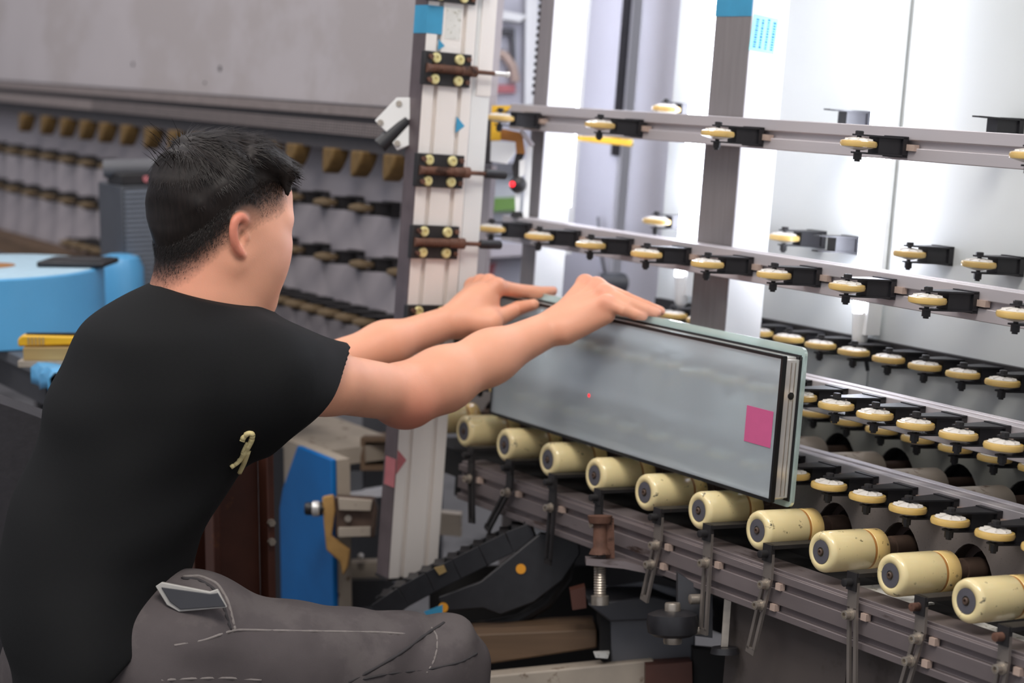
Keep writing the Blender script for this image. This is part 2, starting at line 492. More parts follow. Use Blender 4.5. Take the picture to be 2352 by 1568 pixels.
skirt('roller_skirt', 'speckled grey skirt panel with dark arches behind the cream rollers', .138, -.03, .058, -1.40, .40,
      [-PITCH * k - .004 for k in range(-2, 11)], .047, .031, 'skirt', 'hood', 0)

# ------------------------------------------------------------------ beam with slotted brackets under the rollers
bm_t = thing('support_beam', 'long dirty grey grooved aluminium beam below the cream rollers, carrying slotted brackets', 'beam',
             cv(-1.163, .0, -.1132), (-TH, -math.radians(.58), 0))
BL = 1.60
prof = [(0, 0), (.05, 0), (.05, .063), (.006, .063), (.006, .058), (0, .058), (0, .0475), (.007, .0475), (.007, .0385), (0, .0385), (0, .0185), (.007, .0185), (.007, .0095), (0, .0095)]
MB().prism(prof, 0, 0, BL).obj('beam_profile', M['alu_dark'], bm_t, bevel=.001)
BRK = [  # along the beam, top height, lower end height, sideways drift of the lower end, bolts
    (.055, .094, -.028, .012, 1), (.175, .094, -.030, -.055, 1), (.300, .094, -.045, .0, 1), (.425, .094, -.032, .010, 1),
    (.575, .095, -.042, -.020, 2), (.690, .095, -.055, .004, 1), (.820, .095, -.055, -.022, 2), (.985, .095, -.055, .012, 1),
    (1.105, .093, -.055, -.026, 2), (1.240, .091, -.055, -.010, 1)]
for i, (a, ct, cb, dr, nb) in enumerate(BRK):
    hw, sw = .0085, .0032
    xm, xe = a, a + dr
    bar = MB()
    # bar with a long slot: solid head, two tines, closed foot
    bar.bar((a - .002, -.008, ct), (xm, -.008, .050), .017, .004, (0, 1, 0))
    for s_ in (-1, 1):
        bar.bar((xm + s_ * .006, -.008, .052), (xe + s_ * .006, -.008, cb + .006), .005, .004, (0, 1, 0))
    bar.bar((xe, -.008, cb + .008), (xe - (xm - xe) * .06, -.008, cb), .017, .004, (0, 1, 0))
    bo = bar.obj('slotted_bracket', M['black_metal' if i < 4 else 'alu_edge'], bm_t)
    arm = MB().box((a - .011, -.010, ct - .004), (a + .009, .085, ct + .001)).box((a - .011, -.012, ct - .022), (a + .007, -.006, ct + .001))
    arm.obj('bracket_arm', M['black_metal'], bo)
    MB().lathe([(.0052, 0), (.0052, .012), (.0035, .0125)], (a - .003, -.011, ct - .012), (0, -1, 0), 12).obj('arm_bolt', M['rust' if i in (8, 9) else 'black_metal'], bo)
    for q in range(nb):
        z = (.043, .014)[q]; x = xm + (xe - xm) * (.05 - z + .0) / (.05 - cb) if q else xm
        MB().lathe([(.0075, 0), (.0075, .0016), (.0066, .0018), (.0066, .003), (.0056, .0032), (.0056, .011), (.0030, .0113), (.0030, .008)], (x, -.010, z), (0, -1, 0), 18).obj('socket_bolt', M['bolt'], bo)
        MB().box((x + .011, -.004, z - .0044), (x + .021, .004, z + .0044)).obj('slot_nut', M['nut'], bo)

# plates that close the machine below the beam
t = thing('base_cover', 'brownish grey cover plates below the grooved beam at lower right', 'machine panel', cv(0, .03, 0), LEAN)
MB().box((-.465, 0, -.42), (-.222, .006, -.112)).obj('cover_plate', M['warm_grey'], t)
MB().box((-.219, 0, -.42), (.45, .006, -.108)).obj('cover_plate', M['warm_grey'], t)
# dark bed of the machine between beam and skirt
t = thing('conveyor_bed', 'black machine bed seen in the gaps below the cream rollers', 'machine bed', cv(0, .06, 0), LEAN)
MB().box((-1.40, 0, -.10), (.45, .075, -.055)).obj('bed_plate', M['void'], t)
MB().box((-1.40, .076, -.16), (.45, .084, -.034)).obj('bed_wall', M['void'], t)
MB().box((-.09, .004, -.0545), (.03, .05, -.052)).obj('paper_scrap', M['paper'], t)
MB().box((-.27, .004, -.0545), (-.17, .06, -.052)).obj('paper_scrap', M['paper'], t)

# ------------------------------------------------------------------ far conveyor with white boards and fluorescent tubes
BB = .402
t = thing('backing_board', 'large white backing board on the right, brightly lit by the tube lamp', 'board', cv(0, BB, 0), LEAN)
MB().box((-.640, 0, .086), (.75, .012, 1.5)).obj('board_sheet', M['board'], t)
for a, c, w in ((-.3645, .363, 1), (-.5037, .3643, 1), (-.392, .5533, 0), (-.09, .5533, 0), (-.225, .363, 1), (-.085, .363, 1)):
    caster(t, (a, -.0695, c), wheel=bool(w), nut=False)
t = thing('backing_board', 'white backing board left of the seam, behind the grey post', 'board', cv(0, BB, 0), LEAN)
MB().box((-1.203, 0, .086), (-.645, .012, 1.5)).obj('board_sheet', M['board'], t)
for a, c, w in ((-.705, .5525, 0), (-.703, .3615, 0), (-.785, .363, 1), (-1.1242, .5511, 1), (-1.1252, .361, 1), (-.945, .361, 1)):
    caster(t, (a, -.0695, c), wheel=bool(w), nut=False)
for c, lab in ((.2085, 'upper dark far rail with close-set white casters in front of the white board'),
               (.1045, 'lower dark far rail with close-set casters, seen behind the third guide rail')):
    t = thing('far_guide_rail', lab, 'rail', cv(0, BB - .012, c), LEAN, 'dark rails of the far conveyor')
    MB().box((-1.19, 0, -.016), (.3, .012, .016)).obj('rail_strip', M['black_metal'], t)
    for k in range(-10, 6):
        caster(t, (-.2978 + .0757 * k, -.058, 0), nut=False, small=False)
skirt('far_skirt', 'grey-green skirt of the far conveyor with black arches, behind the lower rails', .385, .0, .092, -1.2, .4,
      [-.415 + .1295 * k for k in range(-5, 5)], .05, .0735, 'skirt_far', 'void', .043)
FARL = {1: 'nearest the right edge', 0: 'second from the right edge', -1: 'third from the right edge', -2: 'just right of the glass panel'}
for k in (-2, -1, 0, 1):
    t = thing('far_roller', ('grey far conveyor roller between the lower guide rails, ' + FARL[k] if k in FARL else 'grey far conveyor roller behind the glass panel and rails'), 'roller',
              cv(-.415 + .1295 * k, .255, .043), LEAN, 'grey rollers of the far conveyor' if k in FARL else 'grey far rollers behind the glass')
    MB().lathe([(.012, .001), (.0225, 0), (.0255, .003), (.026, .006), (.026, .086), (.024, .09), (.012, .091)], (0, 0, 0), (0, 1, 0), 28).obj('roller_sleeve', M['beige'], t)
    MB().lathe([(.011, .09), (.011, .17)], (0, 0, 0), (0, 1, 0), 14).obj('roller_shaft', M['shaft'], t)
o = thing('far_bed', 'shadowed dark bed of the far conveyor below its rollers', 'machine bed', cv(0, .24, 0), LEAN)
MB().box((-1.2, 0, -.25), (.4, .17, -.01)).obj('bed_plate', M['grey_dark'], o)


def tube_lamp(label, a, b, c0, c1):
    t = thing('tube_lamp', label, 'tube lamp', cv(a, b, c0), LEAN, 'vertical fluorescent tubes')
    MB().lathe([(.0115, 0), (.013, .002), (.013, c1 - c0)], (0, 0, 0), (0, 0, 1), 20).obj('glowing_tube', M['tube'], t)
    s = MB().lathe([(.006, -.05), (.011, -.044), (.0125, -.03), (.0142, -.002), (.0142, .004)], (0, .002, 0), (0, 0, 1), 20)
    s.box((.004, -.004, -.03), (.019, .024, .06))
    s.obj('lamp_socket', M['white'], t)
    MB().tube([(.004, .008, -.048), (.008, .010, -.066), (.011, .014, -.085)], .003).obj('lamp_wire', M['black'], t)
    MB().box((-.004, .016, .02), (.016, .026, c1 - c0)).obj('lamp_batten', M['white'], t)
    return t


tube_lamp('bright vertical fluorescent tube in front of the right white board', -.637, .372, .262, 1.25)
tube_lamp('bright vertical fluorescent tube left of the grey post', -1.092, .372, .270, 1.25)
tube_lamp('added unseen fluorescent tube behind the bright white post, lighting the pale sheets', -1.535, .40, .30, 1.25)  # added lamp, out of sight, put in to brighten the partition sheets

# posts that carry the rails
t = thing('rail_post', 'grey post with white side face and cyan label, behind the rails right of the hands', 'post', cv(0, 0, 0), LEAN)
PF = .209
MB().box((-.845, PF, .0), (-.757, PF + .002, 1.4)).obj('post_front', M['post_grey'], t)
MB().box((-.845, PF + .002, .0), (-.757, PF + .070, 1.4)).obj('post_body', M['white'], t)
MB().box((-.846, PF - .0008, .693), (-.7565, PF, .76)).obj('blue_tape', M['tape'], t)
lb = MB().box((0, -.028, -.027), (.0006, .020, .027)).obj('cyan_label', M['tape_light'], t, (-.757, PF + .030, .668)); lb.rotation_euler = (math.radians(-4), 0, 0)
ink = MB()
for r_ in range(4):
    y0 = -.022 + r_ * .011
    z = -.022
    while z < .022:
        l = random.uniform(.0015, .004); ink.box((.0006, y0, z), (.0009, y0 + (.0042 if r_ % 3 else .0055), z + l)); z += l + .0012
ink.obj('printed_lines', M['ink'], lb)
t = thing('rail_post', 'bright white post with perforated grey edge, behind the left hand', 'post', cv(0, 0, 0), LEAN)
MB().box((-1.350, PF, -.5), (-1.305, PF + .002, 1.4)).obj('post_front', M['post_grey'], t)
MB().box((-1.350, PF + .002, -.5), (-1.305, PF + .062, 1.4)).obj('post_body', M['white'], t)
hs = MB()
for k in range(30):
    hs.box((-1.3535, PF - .002, .56 + k * .0125), (-1.348, PF - .0002, .567 + k * .0125))
hs.obj('toothed_edge', M['black_metal'], t)

# grey partition and cover sheets seen through the rails left of the boards
t = thing('grey_partition', 'pale grey partition sheets between the two posts, behind the rails', 'partition', cv(0, .56, 0), LEAN)
MB().box((-1.78, 0, -.4), (-1.585, .01, 1.5)).obj('sheet', M['wall'], t)
MB().box((-1.57, .02, -.4), (-1.34, .03, 1.5)).obj('sheet', M['wall'], t)
MB().box((-1.592, -.012, .46), (-1.578, .0, 1.5)).obj('black_strip', M['black'], t)



def pc(px, py, b):
    """conveyor coordinates of the point seen at a pixel in the plane b"""
    d = np.array([(px - CX) / FPX, (py - CY) / FPX, 1.0])
    A = np.array([-_u, _n, _p]); d = A @ d; o_ = -A @ P10
    return o_ + d * (b - o_[1]) / d[1]


# ------------------------------------------------------------------ aluminium post with spring plungers
PX = -1.155
t = thing('aluminium_post', 'tall white aluminium profile post with black plunger blocks, beside the worker\'s left arm', 'post', cv(0, 0, 0), LEAN)
pp = []
b0, b1, a0, a1 = -.121, -.031, PX - .040, PX
pp = [(a0, b0), (a1, b0)]
for g in (-.0975, -.0535):
    pp += [(a1, g - .004), (a1 - .009, g - .004), (a1 - .009, g + .004), (a1, g + .004)]
pp += [(a1, b1), (a0, b1)]
MB().prism(pp, 2, -.242, 1.4).obj('post_profile', M['alu_white'], t, bevel=.0012)
MB().prism([(a0 - .001, b0 - .0015), (a1 - .001, b0 - .0015), (a1 - .001, b0), (a0 - .001, b0)], 2, -.24, 1.4).obj('shaded_front_face', M['front_shade'], t)  # thin dark sheet: the post's unlit front face is put into colour
for z in (-.24,):
    MB().box((a0 - .002, b0 - .003, z - .004), (a1 + .002, b1 + .003, z)).obj('foot_plate', M['black_metal'], t)
TIPS = ['chrome', 'grip', 'grip', 'none', 'none']
for i, (py, tip) in enumerate(zip((158, 395, 563, 752, -35), TIPS)):
    cc = pc(1020, py, -.10)[2]
    blk = MB().box((a1, -.128, cc - .0265), (a1 + .008, -.040, cc + .0265)).box((a1 + .008, -.128, cc - .0265), (a1 + .013, -.115, cc + .0265))
    bo = blk.obj('plunger_block', M['black_metal'], t, bevel=.001)
    for sb, sc in ((-.106, .0165), (-.063, .0165), (-.106, -.0165), (-.063, -.0165)):
        MB().lathe([(.0085, 0), (.0085, .003), (.007, .005), (.003, .0052), (.003, .003)], (a1 + .008, sb, cc + sc), (1, 0, 0), 16).obj('yellow_bolt', M['bolt_y'], bo)
    for sb, sc in ((-.118, .018), (-.046, .018), (-.118, -.018), (-.046, -.018)):
        MB().lathe([(.0045, 0), (.0045, .004)], (a1 + (.013 if sb < -.1 else .008), sb, cc + sc), (1, 0, 0), 6).obj('rusty_nut', M['rust'], bo)
    pr = [(.0075, -.125)]
    k = -.113
    while k < -.062:
        pr += [(.0058, k), (.0072, k + .0016), (.0058, k + .0032)]; k += .0036
    pr += [(.0075, -.062), (.0075, -.046), (.009, -.0455), (.009, -.034), (.0035, -.0335), (.0035, .004 if tip != 'none' else -.02)]
    MB().lathe([(r, q) for r, q in pr], (a1 + .014, 0, cc), (0, 1, 0), 14).obj('plunger_spring', M['rust'], bo)
    if tip == 'chrome':
        MB().lathe([(.0038, .0), (.0038, .022), (.005, .0225), (.005, .027)], (a1 + .014, .0, cc), (0, 1, 0), 12).obj('chrome_tip', M['spacer'], bo)
    elif tip == 'grip':
        MB().lathe([(.006, -.004), (.0075, -.002), (.0075, .034), (.006, .036)], (a1 + .014, 0, cc), (0, 1, 0), 14).obj('black_grip', M['black'], bo)
q = MB()
c_ = pc(1010, 45, -.11)[2]
q.box((a1, -.1215, c_ - .022), (a1 + .0006, -.0935, c_ + .022)).box((a0, -.1232, c_ - .022), (a1 + .0006, -.1215, c_ + .022)).obj('blue_tape', M['tape'], t)
c_ = pc(1045, 52, -.08)[2]
MB().box((a1, -.088, c_ - .026), (a1 + .0005, -.060, c_ + .026)).obj('worn_paper_label', M['paper'], t)
for (px, py, b, w) in ((1015, 103, -.096, .009), (1058, 287, -.053, .013)):
    c_ = pc(px, py, b)[2]
    MB().prism([(b - .003, c_ + w), (b + w, c_ - .1 * w), (b - .003, c_ - w)], 0, a1, a1 + .0008).obj('blue_tape_scrap', M['tape'], t)
c_ = pc(915, 1065, -.121)[2]
MB().prism([(-.121, c_ + .022), (-.104, c_ + .005), (-.121, c_ - .018)], 0, a1, a1 + .0006).obj('red_sticker', M['red_sticker'], t)
MB().box((a0 + .006, -.1237, c_ - .040), (a1, -.1226, c_ + .006)).obj('red_sticker', M['red_sticker'], t)

# white plate continuing behind the post
t = thing('white_column', 'white sheet-metal column directly behind the aluminium post', 'column', cv(0, 0, 0), LEAN)
MB().box((PX - .035, -.029, .20), (PX - .002, .004, 1.4)).obj('column_sheet', M['white'], t)
MB().box((PX - .002, -.022, .548), (PX, .0045, 1.4)).obj('cover_strip', M['alu_white'], t)

# white clamp left of the post
t = thing('pneumatic_clamp', 'white angled clamp with black cylinder, left of the aluminium post', 'clamp', at(905, 290, 3.19))
ex, ez = RW @ np.array([1, 0, 0]), RW @ np.array([0, -1, 0]); ey = RW @ np.array([0, 0, 1])


def facing(parent):
    """give a child-space that looks at the place the way the photograph does: x right, y away, z up"""
    e = Matrix([[ex[i], ey[i], ez[i]] for i in range(3)]).to_euler()
    parent.rotation_euler = e
    return .000705


k_ = facing(t)
def pl(*pts): return [((x - 905) * k_, (290 - y) * k_) for x, y in pts]
MB().prism(pl((862, 278), (912, 226), (972, 226), (970, 256), (892, 308)), 1, -.008, .004).obj('white_arm', M['white'], t, bevel=.001)
MB().prism(pl((898, 322), (962, 268), (960, 326), (912, 345)), 1, -.006, .006).obj('white_arm', M['white'], t, bevel=.001)
MB().cyl(((873 - 905) * k_, 0, (290 - 335) * k_), ((935 - 905) * k_, .004, (290 - 275) * k_), .013).obj('black_cylinder', M['black'], t)
for x, y in ((917, 240), (875, 283), (913, 330)):
    MB().lathe([(.005, 0), (.005, .004)], ((x - 905) * k_, -.006, (290 - y) * k_), (0, -1, 0), 10).obj('clamp_screw', M['bolt'], t)

# ------------------------------------------------------------------ yellow sensor bracket and sensors at the rail ends
t = thing('sensor_bracket', 'yellow and ochre sensor bracket at the left end of the topmost rail', 'bracket', at(1165, 320, 3.42))
k_ = facing(t); k_ = 3.42 / FPX
def pl(cx, cy, *pts): return [((x - cx) * k_, (cy - y) * k_) for x, y in pts]
MB().prism(pl(1165, 320, (1130, 243), (1175, 243), (1150, 275), (1150, 322), (1127, 322)), 1, -.004, .010).obj('yellow_plate', M['yellow'], t)
MB().prism(pl(1165, 320, (1150, 295), (1200, 305), (1206, 352), (1186, 352), (1184, 325), (1150, 320)), 1, .002, .010).obj('ochre_plate', M['ochre'], t)
MB().prism(pl(1165, 320, (1128, 324), (1184, 328), (1182, 352), (1164, 376), (1126, 370)), 1, -.002, .006).obj('white_tag', M['white'], t)
MB().tube([((1196 - 1165) * k_, -.004, (320 - 300) * k_), ((1210 - 1165) * k_, -.004, (320 - 318) * k_), ((1224 - 1165) * k_, -.002, (320 - 335) * k_)], .004).obj('steel_link', M['alu'], t)
t = thing('sensor_stick', 'white rod with black sensor head and red lamp, between the upper two rails', 'sensor', at(1190, 425, 3.44))
k_ = facing(t); k_ = 3.44 / FPX
MB().prism(pl(1190, 425, (1210, 335), (1224, 335), (1214, 500), (1200, 500)), 1, .004, .014).obj('white_rod', M['white'], t)
MB().prism(pl(1190, 425, (1186, 352), (1206, 352), (1200, 365), (1198, 412), (1180, 412), (1176, 385)), 1, -.008, .002).obj('black_head', M['black_metal'], t)
MB().prism(pl(1190, 425, (1193, 370), (1207, 366), (1205, 402), (1192, 410)), 1, -.012, -.008).obj('yellow_window', M['white'], t)
MB().prism(pl(1190, 425, (1182, 440), (1196, 440), (1194, 484), (1184, 488)), 1, -.004, .006).obj('white_rod', M['white'], t)
kb = MB().lathe([(.004, -.016), (.012, -.012), (.015, -.002), (.013, .01)], (0, -.006, 0), (0, 1, 0), 18).obj('black_knob', M['black'], t)
MB().lathe([(.003, -.021), (.0052, -.018), (.0052, -.014)], (-.010, -.004, .0), (0, 1, 0), 12).obj('red_lamp', M['red_glow'], kb)
MB().prism(pl(1190, 425, (1176, 486), (1200, 488), (1202, 502), (1172, 498)), 1, -.006, .006).obj('foot_clip', M['black_metal'], t)
t = thing('yellow_bar', 'bright yellow bar sticking out under the topmost rail', 'bar', at(1385, 325, 3.62))
k_ = facing(t); k_ = 3.62 / FPX
MB().prism(pl(1385, 325, (1322, 313), (1400, 316), (1452, 322), (1450, 336), (1325, 322)), 1, -.008, .008).obj('bar_body', M['yellow'], t)
MB().lathe([(.006, 0), (.008, .003), (.006, .008)], ((1444 - 1385) * k_, 0, (325 - 328) * k_), (1, 0, 0), 12).obj('bar_tip', M['bolt_y'], t)

# background machine behind the gap left of the white post
t = thing('background_machine', 'blurred lilac-grey machine with green band, seen between post and white column', 'machine', at(1160, 300, 4.3))
k_ = facing(t); k_ = 4.3 / FPX
MB().prism(pl(1160, 300, (1060, -200), (1250, -200), (1250, 900), (1060, 900)), 1, .05, .30).obj('machine_body', M['wall'], t)
MB().prism(pl(1160, 300, (1210, -200), (1238, -200), (1232, 240), (1205, 240)), 1, .0, .04).obj('pale_strip', M['white'], t)
MB().prism(pl(1160, 300, (1136, 20), (1210, 35), (1195, 50), (1130, 40)), 1, .0, .04).obj('white_bar', M['white'], t)
MB().prism(pl(1160, 300, (1125, 62), (1182, 62), (1184, 140), (1176, 140), (1172, 75), (1125, 75)), 1, .02, .05).obj('dark_frame', M['grey_dark'], t)
MB().tube([((1135 - 1160) * k_, .02, (300 - 115) * k_), ((1160 - 1160) * k_, .02, (300 - 125) * k_), ((1178 - 1160) * k_, .02, (300 - 150) * k_), ((1184 - 1160) * k_, .02, (300 - 185) * k_)], .010).obj('brown_hose', M['nut'], t)
MB().prism(pl(1160, 300, (1130, 190), (1184, 190), (1184, 208), (1130, 208)), 1, .03, .05).obj('red_label', M['red_sticker'], t)
MB().prism(pl(1160, 300, (1100, 456), (1192, 452), (1190, 482), (1100, 486)), 1, .0, .05).obj('green_band', M['green'], t)
MB().prism(pl(1160, 300, (1100, 372), (1180, 372), (1180, 400), (1100, 400)), 1, .02, .05).obj('grey_band', M['grey'], t)
MB().prism(pl(1160, 300, (1090, 560), (1210, 562), (1206, 588), (1090, 596)), 1, -.05, .05).obj('grey_pipe', M['alu'], t)
MB().prism(pl(1160, 300, (1105, 612), (1140, 600), (1125, 660), (1105, 660)), 1, .03, .05).obj('red_label', M['red_sticker'], t)
t = thing('motor', 'dark blue-grey motor behind the right hand', 'motor', at(1415, 650, 3.9))
k_ = facing(t); k_ = 3.9 / FPX
MB().cyl(((1378 - 1415) * k_, 0, 0), ((1445 - 1415) * k_, 0, 0), .020, n=24).obj('motor_body', M['slate'], t)
MB().cyl(((1445 - 1415) * k_, 0, 0), ((1470 - 1415) * k_, 0, -.004), .010).obj('motor_shaft', M['black'], t)
MB().tube([(-.02, 0, .01), (-.03, 0, .06), (-.035, 0, .13)], .003).obj('motor_cable', M['grey'], t)

# ------------------------------------------------------------------ insulating glass unit
BP = .062
t = thing('insulating_glass_unit', 'framed double glass panel standing on the cream rollers, held by both hands', 'glass panel', cv(-.772, BP, .0268), LEAN)
A0, A1 = -.384, .384      # back pane
HB = .2155
def pane(x0, x1, z0, z1, r=.010, n=6):
    pts = []
    for cx_, cz_, g0 in ((x1 - r, z1 - r, 0), (x0 + r, z1 - r, 90), (x0 + r, z0 + r, 180), (x1 - r, z0 + r, 270)):
        for i in range(n + 1):
            g = math.radians(g0 + 90 * i / n); pts.append((cx_ + r * math.cos(g), cz_ + r * math.sin(g)))
    return pts

F0, F1, G0, G1 = -.348, .378, .0085, .2030
YF = -.0365
MB().box((F0 + .004, -.005, G0 + .004), (F1 - .004, 0, G1 - .004)).obj('back_pane', M['glass_clear'], t)
bord = pane(A0, A1, 0, HB)
inn = [(min(max(x, F0 + .004), F1 - .004), min(max(z, G0 + .004), G1 - .004)) for x, z in bord]
rim = MB(); nb_ = len(bord)
for y_ in (-.005, 0):
    for i in range(nb_):
        j = (i + 1) % nb_
        q_ = [(bord[i][0], y_, bord[i][1]), (bord[j][0], y_, bord[j][1]), (inn[j][0], y_, inn[j][1]), (inn[i][0], y_, inn[i][1])]
        rim.add(q_, [(0, 1, 2, 3) if y_ else (3, 2, 1, 0)])
for i in range(nb_):
    j = (i + 1) % nb_
    rim.add([(bord[i][0], -.005, bord[i][1]), (bord[j][0], -.005, bord[j][1]), (bord[j][0], 0, bord[j][1]), (bord[i][0], 0, bord[i][1])], [(0, 1, 2, 3)])
rim.obj('pane_rim', M['glass_edge'], t)
MB().prism(pane(F0, F1, G0, G1, .006), 1, YF, YF + .005).obj('front_pane', M['glass_frost'], t)
for nm, lo, hi in (('spacer_bar', (F1 - .008, YF + .0065, G0 + .004), (F1 - .001, -.0065, G1 - .004)), ('spacer_bar', (F0 + .001, YF + .0065, G0 + .004), (F0 + .008, -.0065, G1 - .004)),
                   ('spacer_bar', (F0 + .008, YF + .0065, G1 - .008), (F1 - .008, -.0065, G1 - .001)), ('spacer_bar', (F0 + .008, YF + .0065, G0 + .001), (F1 - .008, -.0065, G0 + .008))):
    sp = MB().box(lo, hi).obj(nm, M['spacer'], t, bevel=.0012)
    if hi[0] == F1 - .001:
        for yy in (-.021, -.014):
            MB().box((F1 - .001, yy, G0 + .008), (F1 - .0002, yy + .0012, G1 - .008)).obj('spacer_rib', M['bolt'], sp)
        MB().lathe([(.005, 0), (.005, .001), (.003, .0012)], (F1 - .001, -.017, G0 + .142), (1, 0, 0), 16).obj('plug_hole', M['seal'], sp)
sl = MB()
w = .0022
for lo, hi in (((F1 - .0035, YF - .0004, G0), (F1 + .0008, YF + .0066, G1)), ((F0, YF - .0004, G0), (F0 + .004, YF + .0066, G1)),
               ((F0, YF - .0004, G1 - .003), (F1, YF + .0066, G1 + .0008)), ((F0, YF - .0004, G0 - .0008), (F1, YF + .0066, G0 + .004))):
    MB().box(lo, hi).obj('sealant_strip', M['seal'], t)
for lo, hi in (((F1 - .004, -.0066, G0), (F1 + .002, -.0049, G1)), ((F0, -.0066, G1 - .004), (F1, -.0049, G1 + .002)), ((F0, -.0066, G0), (F1, -.0049, G0 + .004)), ((F0 - .002, -.0066, G0), (F0 + .004, -.0049, G1))):
    MB().box(lo, hi).obj('sealant_strip', M['seal'], t)
p0 = pc(1716, 935, BP + YF)[[0, 2]]; p1 = pc(1774, 1030, BP + YF)[[0, 2]]
MB().box((p0[0] + .772, YF - .0006, p1[1] - .0268), (p1[0] + .772 - .004, YF - .0001, p0[1] - .0268 + .003)).obj('pink_sticker', M['pink'], t)
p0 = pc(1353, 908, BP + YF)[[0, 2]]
MB().lathe([(.0028, 0), (.0028, .0003)], (p0[0] + .772, YF - .0001, p0[1] - .0268), (0, -1, 0), 12).obj('glowing_light_spot', M['red_glow'], t)  # point of projected red light, put in as a small glowing disc

# ------------------------------------------------------------------ left machine: press plate, vent rail, felt fins, old casters
t = thing('press_plate', 'huge dull grey press plate filling the upper left', 'machine panel', cv(0, 0, 0), LEAN)
MB().box((-5.6, .125, .522), (-1.40, .165, 1.6)).obj('plate_sheet', M['press'], t)
MB().box((-4.55, .118, .555), (-4.36, .125, .60)).obj('ochre_handle', M['fin'], t)
for px, py, r in ((505, 157, .006), (305, 147, .005), (470, 190, .003)):
    q = pc(px, py, .124); MB().lathe([(r, 0), (r, .002)], (q[0], .125, q[2]), (0, -1, 0), 12).obj('bolt_hole', M['vent_dark'], t)
t = thing('vent_rail', 'long grey vent rail with perforated strip and brown felt fins, below the press plate', 'rail', cv(0, 0, 0), LEAN)
MB().box((-5.6, .10, .432), (-1.40, .165, .521)).obj('rail_core', M['vent_dark'], t)
MB().box((-5.6, .090, .499), (-1.40, .0995, .518)).obj('upper_lip', M['vent'], t)
MB().box((-5.6, .086, .462), (-1.40, .0995, .486)).obj('perforated_strip', M['vent'], t)
pf = MB()
for k in range(150):
    x = -1.45 - k * .012
    for r_ in range(4):
        pf.box((x, .0850, .4645 + r_ * .0055), (x + .006, .0859, .4670 + r_ * .0055))
tag(pf.obj('vent_holes', M['vent_dark'], t), None, kind='stuff')
fx = []
for px, py in ((60, 270), (110, 280), (155, 285), (200, 292), (245, 300), (295, 307), (350, 315), (405, 322), (460, 329), (520, 337), (570, 343), (620, 345), (680, 362), (765, 380), (830, 385), (905, 395)):
    a = pc(px, py, .10)[0]
    s_ = .62
    MB().prism([(-.034 * s_, .434), (.048 * s_, .434), (.040 * s_, .418), (.016 * s_, .398), (-.014 * s_, .384), (-.026 * s_, .384), (-.032 * s_, .400)], 1, .085, .12).obj('felt_fin', M['fin'], t, (a, 0, 0), bevel=.004)
t = thing('press_board', 'dull grey lower board of the left machine, carrying three rows of old casters', 'machine panel', cv(0, 0, 0), LEAN)
MB().box((-5.6, .165, -.02), (-1.40, .175, .431)).obj('board_sheet', M['press_board'], t)
old = {}
f_ = MB()
for z in (-.0125, .0105): f_.prism([(-.009, -.006), (.009, -.006), (.02, .058), (.02, .07), (-.02, .07), (-.02, .058)], 2, z, z + .0025)
f_.box((-.021, .056, -.015), (.021, .074, .015)).box((-.012, .024, -.011), (.012, .057, .011)); old['f'] = f_.mesh('caster', M['black_metal'])
old['w'] = MB().lathe([(.006, -.009), (.019, -.006), (.024, -.004), (.025, 0), (.024, .004), (.019, .006), (.006, .009)], (0, 0, 0), (0, 0, 1), 18).mesh('tyre', M['oldwheel'])
for c, a_list in ((.327, [-1.745 - .152 * k for k in range(17)]), (.2215, [-1.575 - .152 * k for k in range(18)]), (.114, [-1.47 - .076 * k for k in range(26)])):
    for a in a_list:
        f = put(old['f'], 'caster', t, (a, .09, c)); put(old['w'], 'tyre', f)
t = thing('press_ledge', 'brown dusty ledge along the foot of the left board', 'ledge', cv(0, 0, 0), LEAN)
MB().box((-5.6, .06, .045), (-2.4, .164, .085)).obj('ledge_bar', M['wood_dark'], t)
MB().box((-4.62, .04, .10), (-4.40, .164, .24)).obj('dark_block', M['grey_dark'], t)

# ------------------------------------------------------------------ lower middle: column, blue cabinet, table, clamp, cable chain
t = thing('steel_column', 'dark brown steel column behind the worker\'s thigh', 'column', at(600, 1360, 3.1) * np.array([1, 1, 0]))
hcol = 1.0
MB().box((-.005, 0, 0), (.030, .012, .62)).box((-.005, -.09, 0), (.030, -.078, .62)).box((-.012, -.078, 0), (-.002, 0, .62)).obj('column_profile', M['brown'], t, bevel=.002)
MB().box((-.10, -.085, 0), (-.06, -.04, .56)).obj('inner_post', M['brown'], t)
for z in (.475, .505):
    MB().lathe([(.006, 0), (.006, .008)], (.030, .004, z), (1, 0, 0), 6).obj('column_bolt', M['bolt'], t)
t = thing('blue_cabinet', 'bright blue machine cabinet with beige side, behind the brown column', 'cabinet', at(765, 1370, 3.45) * np.array([1, 1, 0]))
zt = at(765, 1045, 3.45)[2]
MB().prism([(-.215, 0), (0, 0), (0, zt), (-.135, zt), (-.200, zt - .09), (-.215, zt - .13)], 1, -.0, .01).obj('blue_front', M['blue'], t, bevel=.002)
MB().box((-.215, .011, 0), (.0, .036, zt - .002)).obj('cabinet_body', M['beige'], t)
t = thing('machine_table', 'dusty grey table top behind the blue cabinet', 'table', at(790, 1030, 3.6) * np.array([1, 1, 0]))
zt = at(790, 1030, 3.6)[2]
MB().box((-.62, -.03, zt - .03), (.0, .12, zt)).obj('table_top', M['beige'], t)
MB().box((-.60, .10, 0), (-.03, .118, zt - .03)).obj('table_apron', M['grey_dark'], t)
t = thing('hollow_beam', 'beige hollow square beam end left of the aluminium post', 'beam', at(862, 1045, 3.62))
k_ = facing(t); k_ = 3.62 / FPX
